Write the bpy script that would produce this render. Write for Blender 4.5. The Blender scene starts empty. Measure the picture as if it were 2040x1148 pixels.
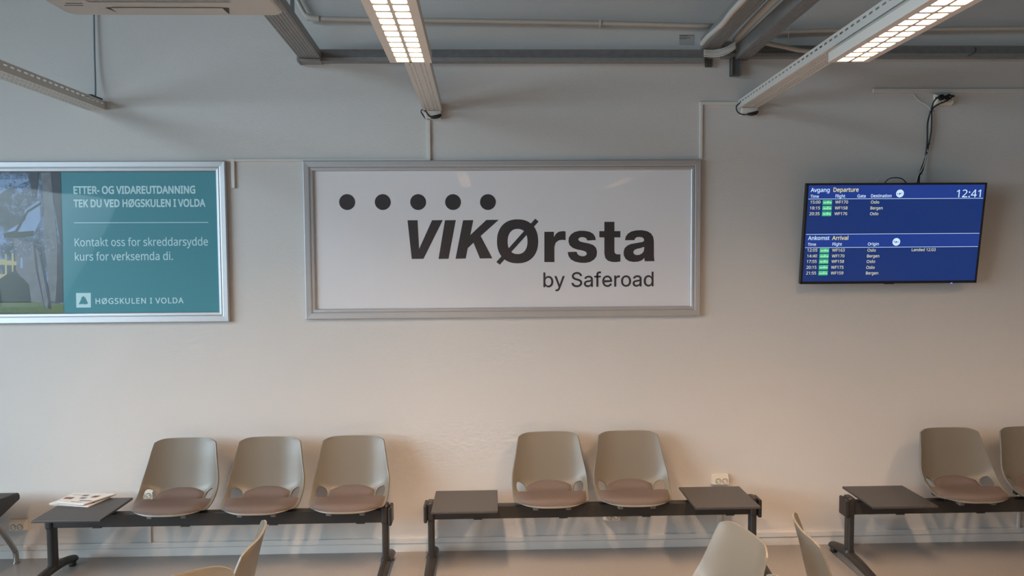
import bpy, bmesh, math, random
from mathutils import Vector, Matrix
random.seed(7)
R = math.radians
scn = bpy.context.scene
COL = scn.collection

# ---------------------------------------------------------------- camera
CAMP = Vector((0.0, -4.70, 1.955))
cam_d = bpy.data.cameras.new('camera'); cam = bpy.data.objects.new('camera', cam_d); COL.objects.link(cam)
cam_d.sensor_width = 36.0; cam_d.lens = 1450 / 2040 * 36.0; cam_d.clip_start = 0.05
CROT = Matrix.Rotation(R(-1.58), 3, 'Z') @ Matrix.Rotation(R(90 - 2.84), 3, 'X') @ Matrix.Rotation(R(-0.38), 3, 'Z')
cam.matrix_world = Matrix.Translation(CAMP) @ CROT.to_4x4()
scn.camera = cam
scn.view_settings.view_transform = 'Standard'; scn.view_settings.look = 'None'
scn.view_settings.gamma = 1.0; scn.view_settings.use_curve_mapping = False
scn.view_settings.exposure = 0.0
scn.cycles.max_bounces = 8; scn.cycles.diffuse_bounces = 4; scn.cycles.transparent_max_bounces = 8
scn.cycles.sample_clamp_indirect = 4.0; scn.cycles.sample_clamp_direct = 5.0

# ---------------------------------------------------------------- world and daylight
world = bpy.data.worlds.new('overcast'); scn.world = world; world.use_nodes = True
world.node_tree.nodes['Background'].inputs[0].default_value = (0.60, 0.74, 0.90, 1)
world.node_tree.nodes['Background'].inputs[1].default_value = 0.25

def area(name, loc, aim, sx, sy, power, col, spread=180):
    l = bpy.data.lights.new(name, 'AREA'); l.shape = 'RECTANGLE'; l.size = sx; l.size_y = sy
    l.energy = power; l.color = col; l.spread = R(spread)
    o = bpy.data.objects.new(name, l); COL.objects.link(o); o.location = loc
    o.rotation_euler = (Vector(aim) - Vector(loc)).to_track_quat('-Z', 'Y').to_euler()
    return o

# daylight through the clerestory and the lower windows of the left wall; warm fill added behind the viewer
E_HIGH, E_LOW, E_BACK, E_WORLD = 190, 290, 6, 0.02
LAMP_NEAR = [28, 98, 68, 35]; LAMP_FAR = [22, 30, 26, 22]
C_HIGH = C_LOW = (0.68, 0.87, 1.0); C_BACK = (1.0, 0.85, 0.7)
WARM = (1.0, 0.65, 0.41)
world.node_tree.nodes['Background'].inputs[1].default_value = E_WORLD
area('daylight_high_left', (-6.98, -5.6, 4.35), (0, -4.6, 1.0), 4.8, 1.5, E_HIGH, C_HIGH, 150)
area('daylight_low_left', (-6.95, -4.3, 2.0), (0, -2.6, -2.6), 5.6, 1.9, E_LOW, C_LOW, 115)   # sky light: it comes in from above
area('warm_fill_behind', (-1.0, -9.98, 1.9), (-1.0, 0, 1.9), 9.0, 2.0, E_BACK, C_BACK)  # added warm ambient fill, in place of light from the room behind

# ---------------------------------------------------------------- helpers
def ray(px, py):
    d = Vector(((px - 1020) / 1450, -(py - 574) / 1450, -1.0))
    return CROT @ d
def at(px, py, y=0.0):            # where the sight line through a pixel meets the upright plane y
    d = ray(px, py); return CAMP + d * ((y - CAMP.y) / d.y)
def hit(px, py, p0, n):
    d = ray(px, py); return CAMP + d * ((p0 - CAMP).dot(n) / d.dot(n))

def mat(name, col, rough=0.5, metal=0.0, bump=0.0, bscale=200.0, bstretch=(1, 1, 1), var=0.0, vscale=8.0, spec=0.5, emit=None, estr=0.0, coat=0.0):
    m = bpy.data.materials.new(name); m.use_nodes = True; nt = m.node_tree; N = nt.nodes; L = nt.links
    b = N['Principled BSDF']; b.inputs['Base Color'].default_value = (*col, 1); b.inputs['Roughness'].default_value = rough
    b.inputs['Metallic'].default_value = metal; b.inputs['Specular IOR Level'].default_value = spec
    b.inputs['Coat Weight'].default_value = coat
    if emit: b.inputs['Emission Color'].default_value = (*emit, 1); b.inputs['Emission Strength'].default_value = estr
    tc = N.new('ShaderNodeTexCoord')
    if var:
        n = N.new('ShaderNodeTexNoise'); n.inputs['Scale'].default_value = vscale; n.inputs['Detail'].default_value = 5
        L.new(tc.outputs['Object'], n.inputs['Vector'])
        mx = N.new('ShaderNodeMixRGB'); mx.blend_type = 'MIX'
        mx.inputs[1].default_value = (*[c * (1 - var) for c in col], 1); mx.inputs[2].default_value = (*[min(1, c * (1 + var)) for c in col], 1)
        L.new(n.outputs['Fac'], mx.inputs[0]); L.new(mx.outputs[0], b.inputs['Base Color'])
    if bump:
        mp = N.new('ShaderNodeMapping'); mp.inputs['Scale'].default_value = bstretch
        n = N.new('ShaderNodeTexNoise'); n.inputs['Scale'].default_value = bscale; n.inputs['Detail'].default_value = 3
        L.new(tc.outputs['Object'], mp.inputs['Vector']); L.new(mp.outputs[0], n.inputs['Vector'])
        bp = N.new('ShaderNodeBump'); bp.inputs['Strength'].default_value = bump; bp.inputs['Distance'].default_value = 0.002
        L.new(n.outputs['Fac'], bp.inputs['Height']); L.new(bp.outputs[0], b.inputs['Normal'])
    return m

M = {}
M['wall'] = mat('wall_paint', (0.60, 0.59, 0.575), 0.6, bump=0.7, bscale=45, bstretch=(1, 1, 9), spec=0.3)
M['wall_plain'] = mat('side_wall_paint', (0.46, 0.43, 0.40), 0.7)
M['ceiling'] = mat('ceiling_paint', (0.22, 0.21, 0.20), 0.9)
M['skirt'] = mat('skirting_paint', (0.60, 0.60, 0.59), 0.45)
M['plastic'] = mat('white_plastic', (0.66, 0.64, 0.60), 0.35)
M['socket'] = mat('socket_plastic', (0.74, 0.70, 0.60), 0.3)
M['hole'] = mat('socket_recess', (0.05, 0.045, 0.04), 0.6)
M['alu'] = mat('satin_aluminium', (0.52, 0.53, 0.55), 0.48, metal=0.7, var=0.03, vscale=40)
M['alu_in'] = mat('satin_aluminium_lip', (0.62, 0.62, 0.62), 0.42, metal=0.7)
M['galv'] = mat('galvanised_steel', (0.32, 0.32, 0.32), 0.5, metal=0.45, var=0.18, vscale=30, bump=0.4, bscale=300)
M['galv_dark'] = mat('galvanised_steel_lip', (0.16, 0.16, 0.16), 0.5, metal=0.4, var=0.2, vscale=50)
M['track'] = mat('white_enamel', (0.60, 0.58, 0.54), 0.4)
M['lampwhite'] = mat('lamp_enamel', (0.66, 0.62, 0.57), 0.4)
M['louver'] = mat('louvre_reflector', (0.85, 0.80, 0.72), 0.25, metal=0.3)
M['glow'] = mat('lamp_tube', (0.9, 0.85, 0.75), 0.5, emit=(1.0, 0.80, 0.58), estr=2.6)
M['black'] = mat('black_plastic', (0.012, 0.012, 0.013), 0.4)
M['black_metal'] = mat('black_powder_coat', (0.020, 0.019, 0.019), 0.42, bump=0.15, bscale=500)
M['table'] = mat('black_laminate', (0.042, 0.040, 0.040), 0.40, bump=0.12, bscale=600, var=0.06, vscale=20)
M['shell'] = mat('greige_polypropylene', (0.150, 0.140, 0.116), 0.36, bump=0.05, bscale=900)
M['cushion'] = mat('mauve_brown_fabric', (0.122, 0.099, 0.091), 0.85, bump=0.4, bscale=900, var=0.08, vscale=60, spec=0.2)
M['bracket'] = mat('grey_bracket_plastic', (0.16, 0.15, 0.14), 0.5)
M['chrome'] = mat('brushed_steel', (0.45, 0.44, 0.42), 0.25, metal=0.9)
M['pad'] = mat('black_bench_upholstery', (0.028, 0.028, 0.031), 0.55, bump=0.2, bscale=300)
M['conduit'] = mat('cream_conduit', (0.50, 0.47, 0.42), 0.5)
M['cable_white'] = mat('white_cable', (0.60, 0.58, 0.54), 0.5)
M['cable_grey'] = mat('grey_cable', (0.22, 0.27, 0.31), 0.5)
M['ac'] = mat('aged_white_plastic', (0.49, 0.47, 0.44), 0.45)
M['ac_dark'] = mat('vent_shadow', (0.06, 0.05, 0.045), 0.7)
M['paper'] = mat('newsprint', (0.72, 0.71, 0.69), 0.8)
M['ink'] = mat('printing_ink', (0.030, 0.026, 0.030), 0.55)
M['white_ink'] = mat('white_print', (0.50, 0.76, 0.82), 0.5)
M['print'] = mat('poster_paper', (0.76, 0.755, 0.78), 0.5)
M['teal'] = mat('teal_print', (0.045, 0.25, 0.31), 0.5)
M['window_frame'] = mat('window_frame', (0.30, 0.30, 0.30), 0.5)
M['sticker'] = mat('paper_sticker', (0.42, 0.40, 0.38), 0.6)

def floor_mat():
    m = mat('speckled_vinyl', (0.2, 0.18, 0.17), 0.38, spec=0.45); nt = m.node_tree; N = nt.nodes; L = nt.links; b = N['Principled BSDF']
    tc = N.new('ShaderNodeTexCoord'); v = N.new('ShaderNodeTexNoise'); v.inputs['Scale'].default_value = 260; v.inputs['Detail'].default_value = 4
    L.new(tc.outputs['Object'], v.inputs['Vector'])
    cr = N.new('ShaderNodeValToRGB'); e = cr.color_ramp.elements
    e[0].position = 0.36; e[0].color = (0.17, 0.165, 0.165, 1); e[1].position = 0.64; e[1].color = (0.33, 0.315, 0.30, 1)
    L.new(v.outputs['Fac'], cr.inputs[0]); L.new(cr.outputs[0], b.inputs['Base Color'])
    return m
M['floor'] = floor_mat()

def glass_mat():
    m = bpy.data.materials.new('acrylic_sheet'); m.use_nodes = True; nt = m.node_tree; N = nt.nodes; L = nt.links
    N.remove(N['Principled BSDF']); out = N['Material Output']
    t = N.new('ShaderNodeBsdfTransparent'); g = N.new('ShaderNodeBsdfGlossy'); g.inputs['Roughness'].default_value = 0.03
    f = N.new('ShaderNodeValue'); f.outputs[0].default_value = 0.032; mx = N.new('ShaderNodeMixShader')
    tc = N.new('ShaderNodeTexCoord'); n = N.new('ShaderNodeTexNoise'); n.inputs['Scale'].default_value = 1.6; n.inputs['Detail'].default_value = 1
    bp = N.new('ShaderNodeBump'); bp.inputs['Strength'].default_value = 0.5; bp.inputs['Distance'].default_value = 0.006
    L.new(tc.outputs['Object'], n.inputs['Vector']); L.new(n.outputs['Fac'], bp.inputs['Height']); L.new(bp.outputs[0], g.inputs['Normal'])
    L.new(f.outputs[0], mx.inputs[0]); L.new(t.outputs[0], mx.inputs[1]); L.new(g.outputs[0], mx.inputs[2]); L.new(mx.outputs[0], out.inputs[0])
    return m
M['glass'] = glass_mat()

def emis(name, col, s=1.0):
    m = bpy.data.materials.new(name); m.use_nodes = True; N = m.node_tree.nodes
    b = N['Principled BSDF']; b.inputs['Base Color'].default_value = (0.01, 0.01, 0.012, 1); b.inputs['Roughness'].default_value = 0.35
    b.inputs['Emission Color'].default_value = (*col, 1); b.inputs['Emission Strength'].default_value = s
    return m

# mesh building -----------------------------------------------------------
def link(name, me, m, parent=None, smooth=False):
    o = bpy.data.objects.new(name, me); COL.objects.link(o)
    if m is not None:
        if isinstance(m, (list, tuple)):
            for k in m: me.materials.append(k)
        else: me.materials.append(m)
    if parent is not None: o.parent = parent
    if smooth:
        for p in me.polygons: p.use_smooth = True
    return o
def tag(o, label=None, cat=None, group=None, kind=None):
    if label: o['label'] = label
    if cat: o['category'] = cat
    if group: o['group'] = group
    if kind: o['kind'] = kind
    return o
def thing(name, loc, label, cat, group=None, rz=0.0):
    o = bpy.data.objects.new(name, None); COL.objects.link(o); o.location = loc; o.rotation_euler = (0, 0, rz)
    o.empty_display_size = 0.05
    return tag(o, label, cat, group)
def mesh_of(bm, name='mesh'):
    bmesh.ops.recalc_face_normals(bm, faces=bm.faces)
    me = bpy.data.meshes.new(name); bm.to_mesh(me); bm.free(); return me
def obj(name, bm, m, parent=None, smooth=False):
    return link(name, mesh_of(bm, name), m, parent, smooth)
def add_box(bm, x0, x1, y0, y1, z0, z1, bev=0.0, seg=2, T=None):
    r = bmesh.ops.create_cube(bm, size=1.0); vs = r['verts']
    for v in vs:
        v.co = Vector(((x0 + x1) / 2 + v.co.x * (x1 - x0), (y0 + y1) / 2 + v.co.y * (y1 - y0), (z0 + z1) / 2 + v.co.z * (z1 - z0)))
    if bev:
        es = list({e for v in vs for e in v.link_edges})
        r2 = bmesh.ops.bevel(bm, geom=es, offset=bev, segments=seg, affect='EDGES', profile=0.5)
        vs = list({v for f in r2['faces'] for v in f.verts} | {v for v in vs if v.is_valid})
    if T is not None: bmesh.ops.transform(bm, matrix=T, verts=vs)
    return vs
def box(name, x0, x1, y0, y1, z0, z1, m, parent=None, bev=0.0, seg=2):
    bm = bmesh.new(); add_box(bm, min(x0, x1), max(x0, x1), min(y0, y1), max(y0, y1), min(z0, z1), max(z0, z1), bev, seg); return obj(name, bm, m, parent)
def catmull(pts, n=6):
    P = [Vector(p) for p in pts]; out = []
    for i in range(len(P) - 1):
        p0 = P[max(i - 1, 0)]; p1 = P[i]; p2 = P[i + 1]; p3 = P[min(i + 2, len(P) - 1)]
        for k in range(n):
            t = k / n
            out.append(0.5 * ((2 * p1) + (p2 - p0) * t + (2 * p0 - 5 * p1 + 4 * p2 - p3) * t * t + (3 * p1 - p0 - 3 * p2 + p3) * t ** 3))
    out.append(P[-1]); return out
def add_tube(bm, pts, r, sides=8, smooth_n=6, flat=None):
    """tube along a path; r is a number or a list along the control points; flat = (across, updown) squashes it"""
    path = catmull(pts, smooth_n) if smooth_n > 1 and len(pts) > 2 else [Vector(p) for p in pts]
    n = len(path); rings = []; up = Vector((0, 0, 1))
    for i, p in enumerate(path):
        t = (path[min(i + 1, n - 1)] - path[max(i - 1, 0)]).normalized()
        a = up if abs(t.dot(up)) < 0.95 else Vector((1, 0, 0))
        s = t.cross(a).normalized(); q = s.cross(t).normalized()
        if isinstance(r, (list, tuple)):
            f = i / (n - 1) * (len(r) - 1); k = min(int(f), len(r) - 2); rr = r[k] + (r[k + 1] - r[k]) * (f - k)
        else: rr = r
        fa, fb = flat if flat else (1, 1)
        rings.append([bm.verts.new(p + s * math.cos(2 * math.pi * j / sides) * rr * fa + q * math.sin(2 * math.pi * j / sides) * rr * fb) for j in range(sides)])
    for i in range(n - 1):
        for j in range(sides):
            bm.faces.new((rings[i][j], rings[i][(j + 1) % sides], rings[i + 1][(j + 1) % sides], rings[i + 1][j]))
    bm.faces.new(rings[0][::-1]); bm.faces.new(rings[-1])
def tube(name, pts, r, m, parent=None, sides=8, n=6, flat=None):
    bm = bmesh.new(); add_tube(bm, pts, r, sides, n, flat); return obj(name, bm, m, parent, True)
def add_disc(bm, c, r, ax='y', depth=0.002, seg=24):
    T = Matrix.Translation(c)
    if ax == 'y': T = T @ Matrix.Rotation(R(90), 4, 'X')
    if ax == 'x': T = T @ Matrix.Rotation(R(90), 4, 'Y')
    bmesh.ops.create_cone(bm, cap_ends=True, segments=seg, radius1=r, radius2=r, depth=depth, matrix=T)
def extrude_profile_x(bm, prof, x0, x1):
    """prof: closed loop of (y, z)"""
    a = [bm.verts.new((x0, y, z)) for y, z in prof]; b = [bm.verts.new((x1, y, z)) for y, z in prof]; n = len(prof)
    for i in range(n): bm.faces.new((a[i], a[(i + 1) % n], b[(i + 1) % n], b[i]))
    bm.faces.new(a); bm.faces.new(b)
def poly_xz(bm, pts, y, th=0.0006):
    """a thin printed patch in an upright plane"""
    a = [bm.verts.new((x, y, z)) for x, z in pts]; b = [bm.verts.new((x, y + th, z)) for x, z in pts]; n = len(pts)
    bm.faces.new(a); bm.faces.new(b[::-1])
    for i in range(n): bm.faces.new((a[i], a[(i + 1) % n], b[(i + 1) % n], b[i]))

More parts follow.
